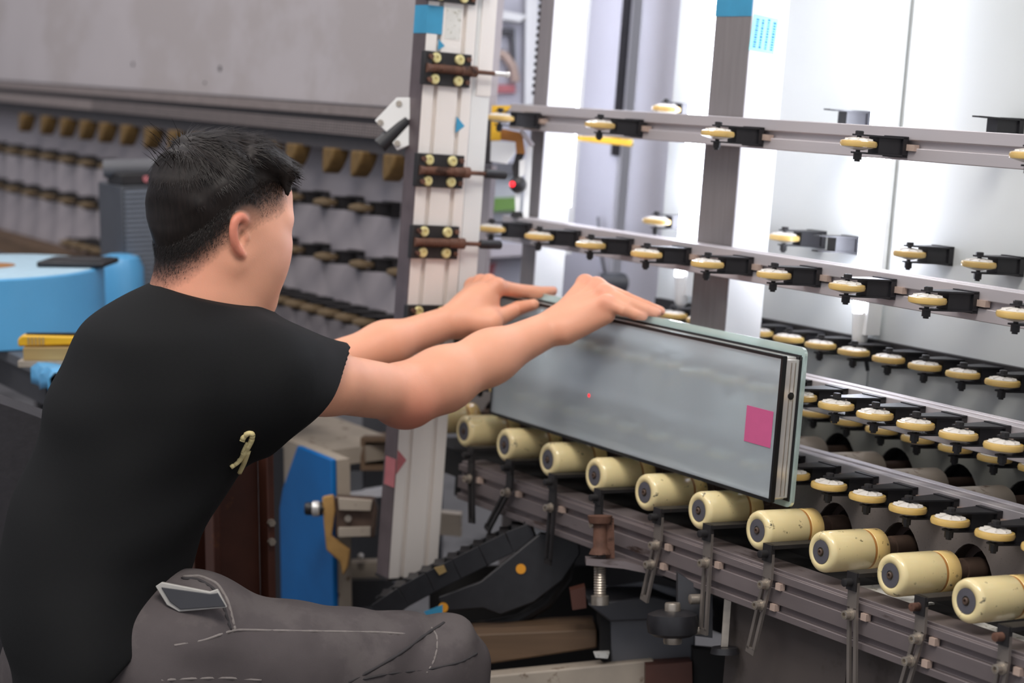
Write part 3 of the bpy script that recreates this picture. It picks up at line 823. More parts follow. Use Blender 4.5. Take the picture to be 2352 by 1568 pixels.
MB().prism(pl(862, 1045, (828, 1005), (900, 1005), (900, 1080), (828, 1080), (828, 1068), (890, 1068), (890, 1015), (838, 1015), (838, 1068), (828, 1068)), 1, 0, .20).obj('beam_shell', M['wood_dark'], t)
MB().prism(pl(862, 1045, (838, 1015), (890, 1015), (890, 1068), (838, 1068)), 1, .04, .05).obj('beam_inside', M['void'], t)
t = thing('lower_frame', 'dark grey shelf, added dark backdrop and pale blocks between blue cabinet and aluminium post', 'machine frame', at(850, 1250, 3.6))
k_ = facing(t); k_ = 3.6 / FPX
MB().prism(pl(850, 1250, (800, 960), (1000, 960), (1000, 1420), (800, 1420)), 1, .34, .38).obj('dark_gap_backdrop', M['grey_dark'], t)  # dark sheet added behind the blocks to make the gap look dark
MB().prism(pl(850, 1250, (796, 1082), (832, 1082), (832, 1150), (796, 1150)), 1, .0, .05).obj('pale_plate', M['slate'], t)
MB().prism(pl(850, 1250, (800, 1130), (890, 1118), (890, 1138), (800, 1144)), 1, -.02, .05).obj('pale_ledge', M['wall'], t)
MB().prism(pl(850, 1250, (805, 1290), (880, 1288), (880, 1325), (805, 1325)), 1, -.02, .05).obj('pale_block', M['beige'], t)
MB().prism(pl(850, 1250, (790, 1325), (900, 1322), (960, 1370), (790, 1390)), 1, -.06, .05).obj('grey_shelf', M['grey_dark'], t)
MB().lathe([(.006, 0), (.006, .01), (.003, .014)], ((832 - 850) * k_, -.03, (1250 - 1272) * k_), (0, -1, 0), 12).obj('shiny_bolt', M['spacer'], t)
MB().prism(pl(850, 1250, (1010, 1175), (1060, 1180), (1060, 1230), (1010, 1225)), 1, -.02, .05).obj('pale_block', M['beige'], t)
t = thing('toggle_clamp', 'ochre toggle clamp with black and chrome cylinder, in front of the blue cabinet', 'clamp', at(780, 1200, 3.38))
k_ = facing(t); k_ = 3.38 / FPX
MB().lathe([(.009, 0), (.011, .003), (.011, .016), (.012, .017), (.012, .030), (.006, .031), (.006, .045)], ((700 - 780) * k_, 0, (1200 - 1168) * k_), (1, 0, 0), 18).obj('black_cylinder', M['black'], t)
MB().lathe([(.0125, 0), (.0135, .002), (.0135, .010), (.012, .012)], ((718 - 780) * k_, 0, (1200 - 1168) * k_), (1, 0, 0), 18).obj('chrome_ring', M['spacer'], t)
MB().prism(pl(780, 1200, (740, 1140), (766, 1135), (770, 1170), (762, 1230), (805, 1262), (800, 1300), (788, 1322), (782, 1290), (750, 1262), (744, 1200)), 1, -.006, .010).obj('ochre_lever', M['rag'], t, bevel=.003)
MB().prism(pl(780, 1200, (768, 1140), (858, 1145), (866, 1170), (860, 1235), (770, 1232)), 1, .004, .05).obj('clamp_block', M['shaft'], t, bevel=.002)
MB().prism(pl(780, 1200, (778, 1142), (856, 1148), (852, 1172), (780, 1170)), 1, -.012, .004).obj('pale_plate', M['beige'], t, bevel=.001)
MB().prism(pl(780, 1200, (778, 1210), (852, 1208), (852, 1230), (778, 1232)), 1, -.012, .004).obj('pale_plate', M['beige'], t, bevel=.001)
MB().lathe([(.006, 0), (.006, .004)], ((800 - 780) * k_, -.002, (1200 - 1190) * k_), (0, -1, 0), 10).obj('clamp_screw', M['bolt'], t)

t = thing('cable_chain', 'black cable drag chain curving under the beam, with orange dots', 'cable chain', at(1120, 1320, 3.15))
k_ = facing(t); k_ = 3.15 / FPX
path = [(870, 1385), (930, 1345), (990, 1312), (1050, 1282), (1110, 1252), (1170, 1222), (1225, 1200)]
for j in range(len(path) - 1):
    (x0, y0), (x1, y1) = path[j], path[j + 1]
    A_ = np.array([(x0 - 1120) * k_, 0, (1320 - y0) * k_]); B_ = np.array([(x1 - 1120) * k_, 0, (1320 - y1) * k_])
    for yy in (.05, -.04):
        lo_ = MB().bar(A_ + [0, yy, -.012], B_ + [0, yy, -.012], .006, .034).obj('chain_link', M['black'], t, bevel=.001)
    for s_ in (.3, .8):
        C_ = A_ * (1 - s_) + B_ * s_
        MB().bar(C_ + [0, -.04, .006], C_ + [0, .05, .006], .016, .005).obj('cross_bar', M['black_metal'], lo_)
for j, off in enumerate((-.02, 0, .018)):
    MB().tube([((x - 1120) * k_, off, (1320 - y) * k_ - .008) for x, y in path], .0045).obj('cable', M['oldwheel'], t)
MB().prism(pl(1120, 1320, (1010, 1360), (1105, 1325), (1240, 1215), (1325, 1222), (1330, 1262), (1290, 1322), (1225, 1372), (1150, 1400), (1110, 1385), (1020, 1392)), 1, -.06, -.045).obj('side_plate', M['black'], t, bevel=.002)
MB().tube([((x - 1120) * k_, -.02, (1320 - y) * k_) for x, y in ((1310, 1260), (1300, 1320), (1255, 1380), (1190, 1420), (1110, 1436), (1030, 1432))], .010, 10).obj('curved_band', M['black_metal'], t)
for x, y in ((1196, 1296), (1021, 1383)):
    MB().lathe([(.0078, 0), (.0078, .002)], ((x - 1120) * k_, -.060, (1320 - y) * k_), (0, -1, 0), 16).obj('orange_dot', M['orange'], t)
MB().prism(pl(1120, 1320, (978, 1392), (1020, 1376), (1020, 1402), (985, 1402)), 1, -.064, -.0605).obj('blue_tape', M['tape'], t)
MB().prism(pl(1120, 1320, (1000, 1296), (1022, 1290), (1028, 1304), (1012, 1312)), 1, -.05, -.04).obj('tan_chip', M['wood'], t)

t = thing('machine_stand', 'machine base with brown timber block, worn beige plate and grey steel box, bottom centre', 'machine base', at(1300, 1480, 2.95))
k_ = facing(t); k_ = 2.95 / FPX
MB().prism(pl(1300, 1480, (1040, 1470), (1375, 1455), (1375, 1500), (1075, 1545), (1040, 1545)), 1, .05, .20).obj('timber_block', M['wood_dark'], t, bevel=.003)
MB().prism(pl(1300, 1480, (1040, 1560), (1500, 1515), (1510, 1530), (1510, 1720), (1040, 1720)), 1, .0, .05).obj('beige_plate', M['beige'], t, bevel=.003)
MB().prism(pl(1300, 1480, (1402, 1420), (1600, 1400), (1600, 1520), (1405, 1535)), 1, .02, .16).obj('steel_box', M['grey'], t, bevel=.003)
MB().prism(pl(1300, 1480, (1350, 1388), (1500, 1368), (1640, 1400), (1640, 1418), (1402, 1428)), 1, .0, .18).obj('box_lid', M['grey_dark'], t, bevel=.003)
MB().prism(pl(1300, 1480, (1380, 1400), (1402, 1428), (1405, 1535), (1380, 1520)), 1, .02, .16).obj('box_side', M['void'], t)
MB().prism(pl(1300, 1480, (1364, 1500), (1400, 1498), (1396, 1512), (1368, 1510)), 1, .0, .02).obj('paper_scrap', M['paper'], t)
MB().prism(pl(1300, 1480, (1310, 1360), (1345, 1350), (1348, 1400), (1316, 1405)), 1, .02, .06).obj('brown_block', M['brown'], t)
MB().prism(pl(1300, 1480, (1480, 1520), (1585, 1512), (1590, 1720), (1480, 1720)), 1, -.03, .02).obj('dark_foot', M['brown'], t)
MB().prism(pl(1300, 1480, (1590, 1485), (1760, 1500), (1760, 1720), (1590, 1720)), 1, -.02, .02).obj('black_foot', M['void'], t)
MB().prism(pl(1300, 1480, (960, 1370), (1420, 1370), (1420, 1720), (960, 1720)), 1, .40, .42).obj('shade_backdrop', M['void'], t)  # black sheet added to stand for the shade inside the machine
t = thing('jack_bolt', 'rusty levelling bolt with bracket, hanging below the beam', 'bolt', at(1378, 1290, 2.86))
k_ = facing(t); k_ = 2.86 / FPX
g_ = lambda y: (1290 - y) * k_
pr = [(.013, g_(1388)), (.013, g_(1368)), (.0085, g_(1366))]
y = 1364
while y > 1300: pr += [(.0082, g_(y)), (.0092, g_(y - 3))]; y -= 6
MB().lathe(pr[::1], (0, 0, 0), (0, 0, 1), 14).obj('threaded_rod', M['bolt'], t)
MB().lathe([(.016, g_(1272)), (.013, g_(1262)), (.010, g_(1255)), (.0095, g_(1205)), (.016, g_(1200)), (.018, g_(1184))], (0, 0, 0), (0, 0, 1), 16).obj('rusty_sleeve', M['rust'], t)
MB().prism([((x - 1378) * k_, (1290 - y) * k_) for x, y in ((1345, 1280), (1430, 1284), (1520, 1310), (1520, 1320), (1430, 1302), (1345, 1294))], 1, -.02, .02).obj('jack_plate', M['alu_dark'], t)
MB().prism([((x - 1378) * k_, (1290 - y) * k_) for x, y in ((1384, 1190), (1410, 1190), (1412, 1282), (1392, 1282))], 1, .0, .012).obj('jack_bracket', M['rust'], t)
t = thing('adjusting_knob', 'black adjusting knob with steel ends, below the beam', 'knob', at(1545, 1430, 2.72))
k_ = facing(t); k_ = 2.72 / FPX
g_ = lambda y: (1430 - y) * k_
MB().lathe([(.026, g_(1460)), (.034, g_(1452)), (.036, g_(1430)), (.034, g_(1410)), (.022, g_(1402))], (0, 0, 0), (0, 0, 1), 28).obj('knob_body', M['black'], t)
MB().lathe([(.012, g_(1478)), (.013, g_(1474)), (.013, g_(1460))], (0, 0, 0), (0, 0, 1), 18).obj('steel_end', M['bolt'], t)
MB().lathe([(.011, g_(1402)), (.011, g_(1388)), (.010, g_(1384))], (0, 0, 0), (0, 0, 1), 18).obj('steel_end', M['bolt'], t)
for x, y in ((1610, 1375), (1612, 1445)):
    MB().lathe([(.007, 0), (.007, .016), (.005, .017)], ((x - 1545) * k_, .0, g_(y)), (-1, -.3, 0), 12).obj('side_bolt', M['bolt'], t)
MB().prism([((x - 1545) * k_, (1430 - y) * k_) for x, y in ((1560, 1320), (1640, 1370), (1640, 1470), (1560, 1460))], 1, .02, .05).obj('knob_mount', M['grey_dark'], t)
t = thing('steel_rod', 'thin pale steel strap standing below the beam, right of the black knob', 'strap', at(1668, 1430, 2.70))
k_ = facing(t); k_ = 2.70 / FPX
MB().prism([((x - 1668) * k_, (1430 - y) * k_) for x, y in ((1664, 1370), (1680, 1370), (1672, 1485), (1656, 1485))], 1, .0, .004).obj('strap_bar', M['bolt'], t)
MB().lathe([(.02, (1430 - 1500) * k_), (.018, (1430 - 1486) * k_)], (-.002, 0, 0), (0, 0, 1), 16).obj('strap_foot', M['black'], t)

# ------------------------------------------------------------------ left: bench, film rolls, cutter, ribbed box
bz = at(60, 840, 3.3)[2]
cb = at(95, 868, 3.3)
t = thing('work_bench', 'dark steel work bench holding the blue film roll, at the left edge', 'bench', (cb[0], cb[1], 0))
MB().box((-1.6, 0, bz - .02), (0, .52, bz)).obj('bench_top', M['grey'], t, bevel=.002)
MB().box((-1.6, .01, bz - .07), (-.01, .03, bz - .02)).obj('bench_apron', M['grey_dark'], t)
for x, y in ((-.05, .02), (-.42, .47), (-1.5, .02), (-1.5, .47)):
    MB().box((x, y, 0), (x + .04, y + .04, bz - .02)).obj('leg', M['black_metal'], t)
rc = at(-18, 700, 3.62)
t = thing('film_roll', 'big pale blue roll of film standing on the bench', 'film roll', (rc[0], rc[1], bz))
rt = at(-5, 610, 3.62)[2] - bz
RR = .202
MB().lathe([(RR - .004, 0), (RR, .003), (RR, rt - .003), (RR - .003, rt), (.045, rt), (.045, .0)], (0, 0, 0), (0, 0, 1), 64).obj('film_winding', M['film'], t)
MB().lathe([(.052, rt), (RR - .008, rt), (RR - .010, rt + .0012), (.054, rt + .0012)], (0, 0, 0), (0, 0, 1), 64).obj('roll_end', M['film_top'], t)
MB().lathe([(.030, 0), (.044, 0), (.044, rt + .002), (.030, rt + .002)], (0, 0, 0), (0, 0, 1), 32).obj('cardboard_core', M['card'], t)
q = at(275, 650, 3.95)
t = thing('film_roll', 'smaller light blue film roll behind the big one, beside the worker\'s shoulder', 'film roll', (q[0], q[1], bz))
MB().lathe([(.045, 0), (.048, .003), (.048, .085), (.040, .105), (.02, .112)], (0, 0, 0), (0, 0, 1), 40).obj('film_winding', M['film'], t)
q = at(170, 592, 3.62)
t = thing('black_tablet', 'black flat tablet lying on top of the big film roll', 'tablet', (q[0], q[1], bz + rt + .0015), (0, 0, .9))
MB().box((-.055, -.045, 0), (.07, .045, .010)).obj('tablet_case', M['black'], t, bevel=.003)
MB().box((-.045, -.038, .010), (.06, .038, .0112)).obj('tablet_screen', M['seal'], t)
q = at(105, 815, 3.3)
t = thing('wood_offcut', 'pale wooden offcut on the bench under the yellow cutter', 'wood piece', (q[0], q[1], bz), (0, 0, math.atan2(ex[1], ex[0])))
MB().box((-.042, -.02, 0), (.09, .02, .011)).obj('lower_slat', M['beige'], t, bevel=.001)
MB().box((-.033, -.018, .0112), (.09, .018, .033)).obj('upper_slat', M['wood'], t, bevel=.001)
t = thing('box_cutter', 'yellow box cutter lying on the wooden offcut', 'cutter', (q[0], q[1], bz + .0335), (0, 0, math.atan2(ex[1], ex[0])))
MB().prism([(-.043, 0), (.10, .004), (.10, .016), (-.036, .019), (-.043, .012)], 1, -.012, .012).obj('cutter_body', M['yellow'], t, bevel=.003)
for k in range(5):
    MB().box((-.026 + k * .006, -.0135, .003), (-.023 + k * .006, -.0118, .016)).obj('grip_rib', M['wood'], t)
MB().box((-.03, -.004, .012), (.08, .004, .0215)).obj('blade_slide', M['black'], t)
q = at(105, 848, 3.27)
t = thing('blue_cloth', 'blue cloth hanging over the bench edge', 'cloth', (q[0], q[1], bz))
cl = MB(); pts = []
for i in range(9):
    for j in range(7):
        x = -.035 + .012 * i; d = j * .012
        y = .03 - min(d, .04); z = .004 - max(0, d - .04) + .003 * math.sin(i * 1.3)
        if d > .04: y = -.011 - .004 * math.sin(i * 1.7)
        pts.append((x, y, z))
cl.add(pts, [(i * 7 + j, (i + 1) * 7 + j, (i + 1) * 7 + j + 1, i * 7 + j + 1) for i in range(8) for j in range(6)])
clo = cl.obj('cloth_sheet', M['film'], t); sm = clo.modifiers.new('thick', 'SOLIDIFY'); sm.thickness = .003
q = at(283, 560, 3.95)
t = thing('ribbed_box', 'dark grey box with ribbed side, behind the worker\'s neck', 'box', (q[0], q[1], bz))
ht = at(283, 425, 3.95)[2] - bz
MB().box((-.135, 0, 0), (-.001, .15, ht)).obj('box_body', M['slate'], t, bevel=.003)
k = 0
while .012 + k * .0095 < ht - .012:
    z = .012 + k * .0095
    MB().box((-.001, .006, z), (.004, .146, z + .0052)).obj('rib', M['rib'], t); k += 1
t = thing('valve_device', 'dark valve device with red button on top of the ribbed box', 'device', (q[0], q[1], bz + ht))
MB().box((-.08, .0, 0), (.0, .13, .022)).obj('valve_base', M['black_metal'], t, bevel=.002)
MB().cyl((-.07, -.01, .030), (.0, .13, .034), .018).obj('valve_body', M['grey'], t)
MB().lathe([(.006, 0), (.007, .006)], (.0, .05, .012), (1, 0, 0), 12).obj('red_button', M['red_sticker'], t)

# chair the worker sits on
# ------------------------------------------------------------------ implicit surfaces for the person
def v3(*a): return np.array(a, float)


class RC:      # tapered capsule
    def __init__(s, a, b, r0, r1):
        s.a, s.b, s.r0, s.r1 = np.asarray(a, float), np.asarray(b, float), r0, r1
        s.c = (s.a + s.b) / 2; s.R = np.linalg.norm(s.b - s.a) / 2 + max(r0, r1)

    def __call__(s, p):
        ab = s.b - s.a; t = np.clip((p - s.a) @ ab / (ab @ ab), 0, 1)
        return np.linalg.norm(p - s.a - t[:, None] * ab, axis=1) - (s.r0 + (s.r1 - s.r0) * t)


class EL:      # ellipsoid, optional axes (rows)
    def __init__(s, c, r, A=None):
        s.c = np.asarray(c, float); s.r = np.asarray(r, float); s.A = np.eye(3) if A is None else A; s.R = max(r)

    def __call__(s, p):
        q = (p - s.c) @ s.A.T
        k = np.linalg.norm(q / s.r, axis=1); k1 = np.linalg.norm(q / s.r ** 2, axis=1) + 1e-9
        return k * (k - 1) / k1


class LOFT:    # upright body with elliptic sections given by stations
    def __init__(s, st, top=None, bot=None):
        z = np.array([a[0][2] for a in st]); i = np.argsort(z)
        c = np.array([a[0][:2] for a in st])[i]; w = np.array([a[1:] for a in st])[i]; z = z[i]
        s.zz = np.linspace(z[0], z[-1], 240)
        f = lambda y: np.interp(s.zz, z, y)
        ker = np.exp(-np.linspace(-2, 2, 25) ** 2); ker /= ker.sum()
        sm_ = lambda y: np.convolve(np.pad(y, 12, mode='edge'), ker, 'valid')
        s.t = [sm_(f(c[:, 0])), sm_(f(c[:, 1])), sm_(f(w[:, 0])), sm_(f(w[:, 1]))]
        s.z0, s.z1 = z[0] if bot is None else bot, z[-1] if top is None else top
        s.c = v3(s.t[0].mean(), s.t[1].mean(), (s.z0 + s.z1) / 2); s.R = 2.0

    def __call__(s, p):
        g = [np.interp(p[:, 2], s.zz, t_) for t_ in s.t]
        d = p[:, :2] - np.stack(g[:2], 1)
        x = d @ HR[:2]; y = d @ HF[:2]
        k = np.sqrt((x / g[2]) ** 2 + (y / g[3]) ** 2); k1 = np.sqrt((x / g[2] ** 2) ** 2 + (y / g[3] ** 2) ** 2) + 1e-9
        e = k * (k - 1) / k1
        return np.maximum(np.maximum(e, p[:, 2] - s.z1), s.z0 - p[:, 2])


def smin(a, b, k):
    if k <= 0: return np.minimum(a, b)
    h = np.maximum(k - np.abs(a - b), 0) / k
    return np.minimum(a, b) - h * h * k * .25


def field(ops, p, c=None, R=None):
    d = np.full(len(p), 9.)
    for op, pr, k in ops:
        if c is not None and np.linalg.norm(pr.c - c) > pr.R + R + .06: continue
        e = pr(p)
        if op == 'u': d = smin(d, e, k)
        elif op == 's': d = -smin(-d, e, k)
        elif op == 'x': d = np.maximum(d, e)
        elif op == 'd': d = d + e
    return d


class PLANE:
    def __init__(s, p0, n):
        s.p0 = np.asarray(p0, float); s.n = np.asarray(n, float); s.n = s.n / np.linalg.norm(s.n); s.c = s.p0; s.R = 9.

    def __call__(s, p): return (p - s.p0) @ s.n


class FN:
    def __init__(s, f, c=(0, 0, 0), R=9.): s.f = f; s.c = np.asarray(c, float); s.R = R
    def __call__(s, p): return s.f(p)


def surface(fn, lo, hi, h, N=14):
    """surface nets over the blocks that touch the surface; fn(p, block_centre, block_radius)"""
    lo = np.asarray(lo, float); nb = np.ceil((np.asarray(hi) - lo) / (h * N)).astype(int)
    ar = np.arange(N + 1)
    I, J, K = np.meshgrid(ar, ar, ar, indexing='ij')
    base = np.stack([I.ravel(), J.ravel(), K.ravel()], 1)
    br = h * N * .5 * 1.7321
    S = nb * N + 4
    gid = lambda ijk: ((ijk[..., 0] + 1) * S[1] + ijk[..., 1] + 1) * S[2] + ijk[..., 2] + 1
    cells, verts, quads = [], [], []
    B = np.stack(np.meshgrid(*[np.arange(n) for n in nb], indexing='ij'), -1).reshape(-1, 3)
    cen = lo + (B + .5) * h * N
    dc = np.concatenate([fn(cen[i:i + 4096], None, None) for i in range(0, len(cen), 4096)])
    B = B[np.abs(dc) < br * 1.6 + .02]
    off = np.array([[0, 0, 0], [1, 0, 0], [0, 1, 0], [1, 1, 0], [0, 0, 1], [1, 0, 1], [0, 1, 1], [1, 1, 1]])
    E12 = [(0, 1), (2, 3), (4, 5), (6, 7), (0, 2), (1, 3), (4, 6), (5, 7), (0, 4), (1, 5), (2, 6), (3, 7)]
    for b in B:
        o = b * N
        P_ = lo + (o + base) * h
        F = fn(P_, lo + (o + N / 2) * h, br).reshape(N + 1, N + 1, N + 1)
        if F.min() > 0 or F.max() < 0: continue
        neg = F < 0
        cn = np.stack([neg[a:a + N, c:c + N, d:d + N] for a, c, d in off], -1)
        act = np.argwhere(cn.any(-1) & ~cn.all(-1))
        if len(act):
            val = np.stack([F[act[:, 0] + a, act[:, 1] + c, act[:, 2] + d] for a, c, d in off], -1)
            acc = np.zeros((len(act), 3)); cnt = np.zeros(len(act))
            for a, c in E12:
                cr = (val[:, a] < 0) != (val[:, c] < 0)
                t_ = np.where(cr, val[:, a] / (val[:, a] - val[:, c] + 1e-12), 0)
                acc += np.where(cr[:, None], off[a] + t_[:, None] * (off[c] - off[a]), 0); cnt += cr
            verts.append(lo + (o + act + acc / cnt[:, None]) * h); cells.append(gid(o + act))
        for ax in range(3):
            sl0 = [slice(0, N)] * 3; sl1 = [slice(0, N)] * 3; sl1[ax] = slice(1, N + 1)
            n0 = neg[tuple(sl0)]; n1 = neg[tuple(sl1)]
            e = np.argwhere(n0 != n1)
            if not len(e): continue
            fl = n0[e[:, 0], e[:, 1], e[:, 2]]
            u_, w_ = (ax + 1) % 3, (ax + 2) % 3
            du = np.zeros(3, int); du[u_] = 1; dw = np.zeros(3, int); dw[w_] = 1
            g = o + e
            q = np.stack([gid(g - du - dw), gid(g - dw), gid(g), gid(g - du)], 1)
            q[~fl] = q[~fl][:, ::-1]
            quads.append(q)
    C = np.concatenate(cells); V = np.concatenate(verts); Q = np.concatenate(quads)
    C, ui = np.unique(C, return_index=True); V = V[ui]
    ix = np.searchsorted(C, Q); ix = np.minimum(ix, len(C) - 1)
    ok = (C[ix] == Q).all(1)
    return V, ix[ok]


def sdf_obj(name, V, Q, m, parent, colour=None):
    me = bpy.data.meshes.new(name)
    me.vertices.add(len(V)); me.vertices.foreach_set('co', V.astype(np.float32).ravel())
    me.loops.add(Q.size); me.loops.foreach_set('vertex_index', Q.astype(np.int32).ravel())
    me.polygons.add(len(Q)); me.polygons.foreach_set('loop_start', np.arange(0, Q.size, 4, dtype=np.int32))
    me.polygons.foreach_set('use_smooth', [True] * len(Q))
    me.update(calc_edges=True); me.validate()
    me.materials.append(m)
    if colour is not None:
        ca = me.color_attributes.new('tone', 'FLOAT_COLOR', 'POINT')
        ca.data.foreach_set('color', np.concatenate([colour, np.ones((len(V), 1))], 1).astype(np.float32).ravel())
    o = bpy.data.objects.new(name, me); COL.objects.link(o); o.parent = parent
    return o


HR = v3(RW[0, 0], RW[1, 0], RW[2, 0]); HR[2] = 0; HR /= np.linalg.norm(HR)       # to the right of the picture, level
HF = v3(RW[0, 2], RW[1, 2], 0); HF /= np.linalg.norm(HF)                          # away from the camera, level
UZ = v3(0, 0, 1)


def along(o_, d, s): return o_ + d * s


# ---- skeleton (seen position and depth)
neck0 = at(470, 705, 2.63)
shR, elR, wrR = at(620, 892, 2.57), at(925, 905, 2.82), at(1268, 752, 2.955)
shL, elL, wrL = at(495, 792, 2.82), at(722, 852, 2.97), at(1040, 737, 3.12)
hipR, knR = at(345, 1535, 2.50), at(1000, 1530, 2.66)
pel = at(235, 1500, 2.56)
yaw, pit = math.radians(33), math.radians(5)
hf = math.cos(yaw) * HR + math.sin(yaw) * HF
fw = hf * math.cos(pit) - UZ * math.sin(pit)
hu = UZ * math.cos(pit) + hf * math.sin(pit)
hl = np.cross(hu, fw)
HA = np.array([fw, hl, hu])                   # rows: forward, left, up
HC = at(512, 468, 2.62)
def hd(x, y, z): return HC + x * fw + y * hl + z * hu


head = [('u', EL(hd(-.010, 0, -.002), (.083, .0745, .081), HA), 0),
        ('u', EL(hd(.022, 0, -.045), (.060, .060, .080), HA), .05),
        ('u', EL(hd(.050, 0, .015), (.036, .055, .045), HA), .03)]
for s_ in (-1, 1):
    head += [('u', RC(hd(-.005, s_ * .054, -.072), hd(.047, s_ * .015, -.128), .017, .016), .035),
             ('u', EL(hd(.048, s_ * .041, -.055), (.030, .025, .036), HA), .03),
             ('u', EL(hd(.038, s_ * .029, -.092), (.034, .027, .036), HA), .03),
             ('u', RC(hd(.074, s_ * .012, -.014), hd(.066, s_ * .046, -.014), .008, .008), .02)]
head += [('u', EL(hd(.055, 0, -.126), (.021, .022, .018), HA), .03),
         ('u', RC(hd(.080, 0, -.020), hd(.094, 0, -.056), .007, .010), .015),
         ('u', EL(hd(.084, 0, -.060), (.013, .017, .009), HA), .010),
         ('u', EL(hd(.080, 0, -.081), (.010, .023, .006), HA), .008),
         ('u', EL(hd(.079, 0, -.091), (.010, .020, .006), HA), .006)]
for s_ in (-1, 1):
    head += [('s', EL(hd(.083, s_ * .031, -.030), (.010, .016, .010), HA), .012)]
for s_ in (-1, 1):
    ear = [(-.012, -.006), (-.016, .000), (-.022, .003), (-.028, .003), (-.034, -.001), (-.0375, -.008), (-.039, -.017), (-.038, -.026), (-.0355, -.035), (-.032, -.043), (-.0275, -.050), (-.022, -.056), (-.016, -.060)]
    ex_ = lambda x: -.011 + (x + .022) * .76
    ez_ = lambda z: -.035 + (z + .030) * .78
    head += [('u', EL(hd(ex_(-.022), s_ * .070, ez_(-.030)), (.012, .010, .023), HA), .006)]
    for (x0, z0), (x1, z1) in zip(ear[:-1], ear[1:]):
        y0 = .0755 + .26 * max(0, -x0 - .012); y1 = .0755 + .26 * max(0, -x1 - .012)
        head += [('u', RC(hd(ex_(x0 + .002), s_ * y0, ez_(z0 - .003)), hd(ex_(x1 + .002), s_ * y1, ez_(z1 - .003)), .0038, .0038), .006)]
    head += [('s', EL(hd(ex_(-.016), s_ * .083, ez_(-.033)), (.0058, .0085, .0105), HA), .004)]
    head += [('u', EL(hd(ex_(-.007), s_ * .073, ez_(-.033)), (.004, .0045, .006), HA), .004)]

NECK = ('u', RC(hd(-.034, 0, -.052), at(474, 640, 2.625), .051, .055), .03)
body = list(head)
body += [NECK,
         ('u', RC(at(476, 640, 2.625), neck0, .054, .062), .02),
         ('u', RC(neck0, at(330, 1100, 2.60), .07, .08), .04),
         ('u', RC(at(330, 1100, 2.60), at(200, 1480, 2.56), .08, .07), .04),
         ('u', RC(shR, shL, .05, .05), .04)]
# arms
fR1, fR2 = at(1015, 872, 2.855), at(1125, 820, 2.90)
body += [('u', RC(shR, at(752, 878, 2.67), .046, .041), .03), ('u', RC(at(752, 878, 2.67), elR, .041, .039), .02),
         ('u', EL(at(938, 920, 2.82), (.040, .036, .034)), .03),
         ('u', RC(elR, fR1, .041, .042), .02), ('u', RC(fR1, fR2, .042, .035), .03), ('u', RC(fR2, wrR, .035, .0255), .03)]
fL1 = at(885, 792, 3.035)
body += [('u', RC(shL, elL, .046, .036), .03), ('u', RC(elL, fL1, .036, .031), .02), ('u', RC(fL1, wrL, .031, .025), .03)]


def chain(pts, rad, k=.002, first=.008):
    out = []
    for i in range(len(pts) - 1):
        out.append(('u', RC(pts[i], pts[i + 1], rad[i], rad[i + 1]), first if i == 0 else k))
    return out


# right hand: knuckles high, fingers laid over the top edge of the glass, little finger nearest
KR = [at(1392, 694, 2.925), at(1388, 672, 2.950), at(1370, 657, 2.978), at(1344, 651, 3.004)]
for kx, r0, r1 in zip(KR, (.017, .018, .018, .018), (.0105, .0115, .012, .012)):
    body.append(('u', RC(wrR, kx, r0, r1), .012))
body += [('u', RC(at(1300, 757, 2.94), at(1392, 722, 2.93), .022, .014), .015), ('u', RC(at(1290, 745, 2.97), at(1362, 708, 2.975), .024, .018), .015)]
for kx in KR[1:]: body.append(('u', EL(kx + UZ * .001, (.0115, .0115, .011)), .008))
FR = [[KR[0], at(1432, 712, 2.915), at(1458, 722, 2.918), at(1478, 726, 2.922)],
      [KR[1], at(1446, 698, 2.925), at(1484, 711, 2.925), at(1508, 718, 2.925)],
      [KR[2], at(1436, 684, 2.958), at(1484, 703, 2.955), at(1517, 714, 2.955)],
      [KR[3], at(1404, 676, 2.995), at(1450, 695, 2.990), at(1486, 707, 2.985)]]
for pts, r in zip(FR, ((.0105, .0088, .0078, .0065), (.0112, .0094, .0084, .0070), (.0115, .0097, .0086, .0072), (.0115, .0096, .0086, .0072))):
    body += chain(pts, r)
body += chain([at(1312, 745, 3.0), at(1350, 735, 3.035), at(1392, 728, 3.045), at(1424, 726, 3.045)], (.016, .012, .0105, .009))
# left hand: thumb in front of the glass, fingers behind it
KL = [at(1140, 658, 3.135), at(1122, 650, 3.160), at(1104, 650, 3.185), at(1086, 656, 3.205)]
for kx, r0, r1 in zip(KL, (.019, .018, .018, .017), (.0125, .012, .0115, .0105)):
    body.append(('u', RC(wrL, kx, r0, r1), .014))
body += [('u', EL(at(1098, 708, 3.135), (.034, .034, .034)), .02), ('u', RC(at(1062, 738, 3.115), at(1128, 742, 3.10), .024, .019), .015)]
for kx in KL: body.append(('u', EL(kx + UZ * .001, (.012, .012, .0115)), .008))
FL = [[KL[0], at(1192, 668, 3.165), at(1235, 671, 3.180), at(1270, 668, 3.190)],
      [KL[1], at(1178, 664, 3.200), at(1222, 668, 3.215), at(1256, 670, 3.225)],
      [KL[2], at(1160, 664, 3.235), at(1202, 676, 3.250), at(1230, 690, 3.255)],
      [KL[3], at(1136, 672, 3.260), at(1168, 690, 3.275), at(1190, 706, 3.280)]]
for pts, r in zip(FL, ((.0125, .0108, .0094, .0074), (.012, .0102, .009, .0074), (.0115, .0096, .0085, .007), (.0105, .0088, .0078, .0065))):
    body += chain(pts, r)
body += chain([at(1105, 742, 3.10), at(1150, 727, 3.125), at(1190, 708, 3.145), at(1226, 699, 3.125)], (.018, .0135, .0115, .0088))

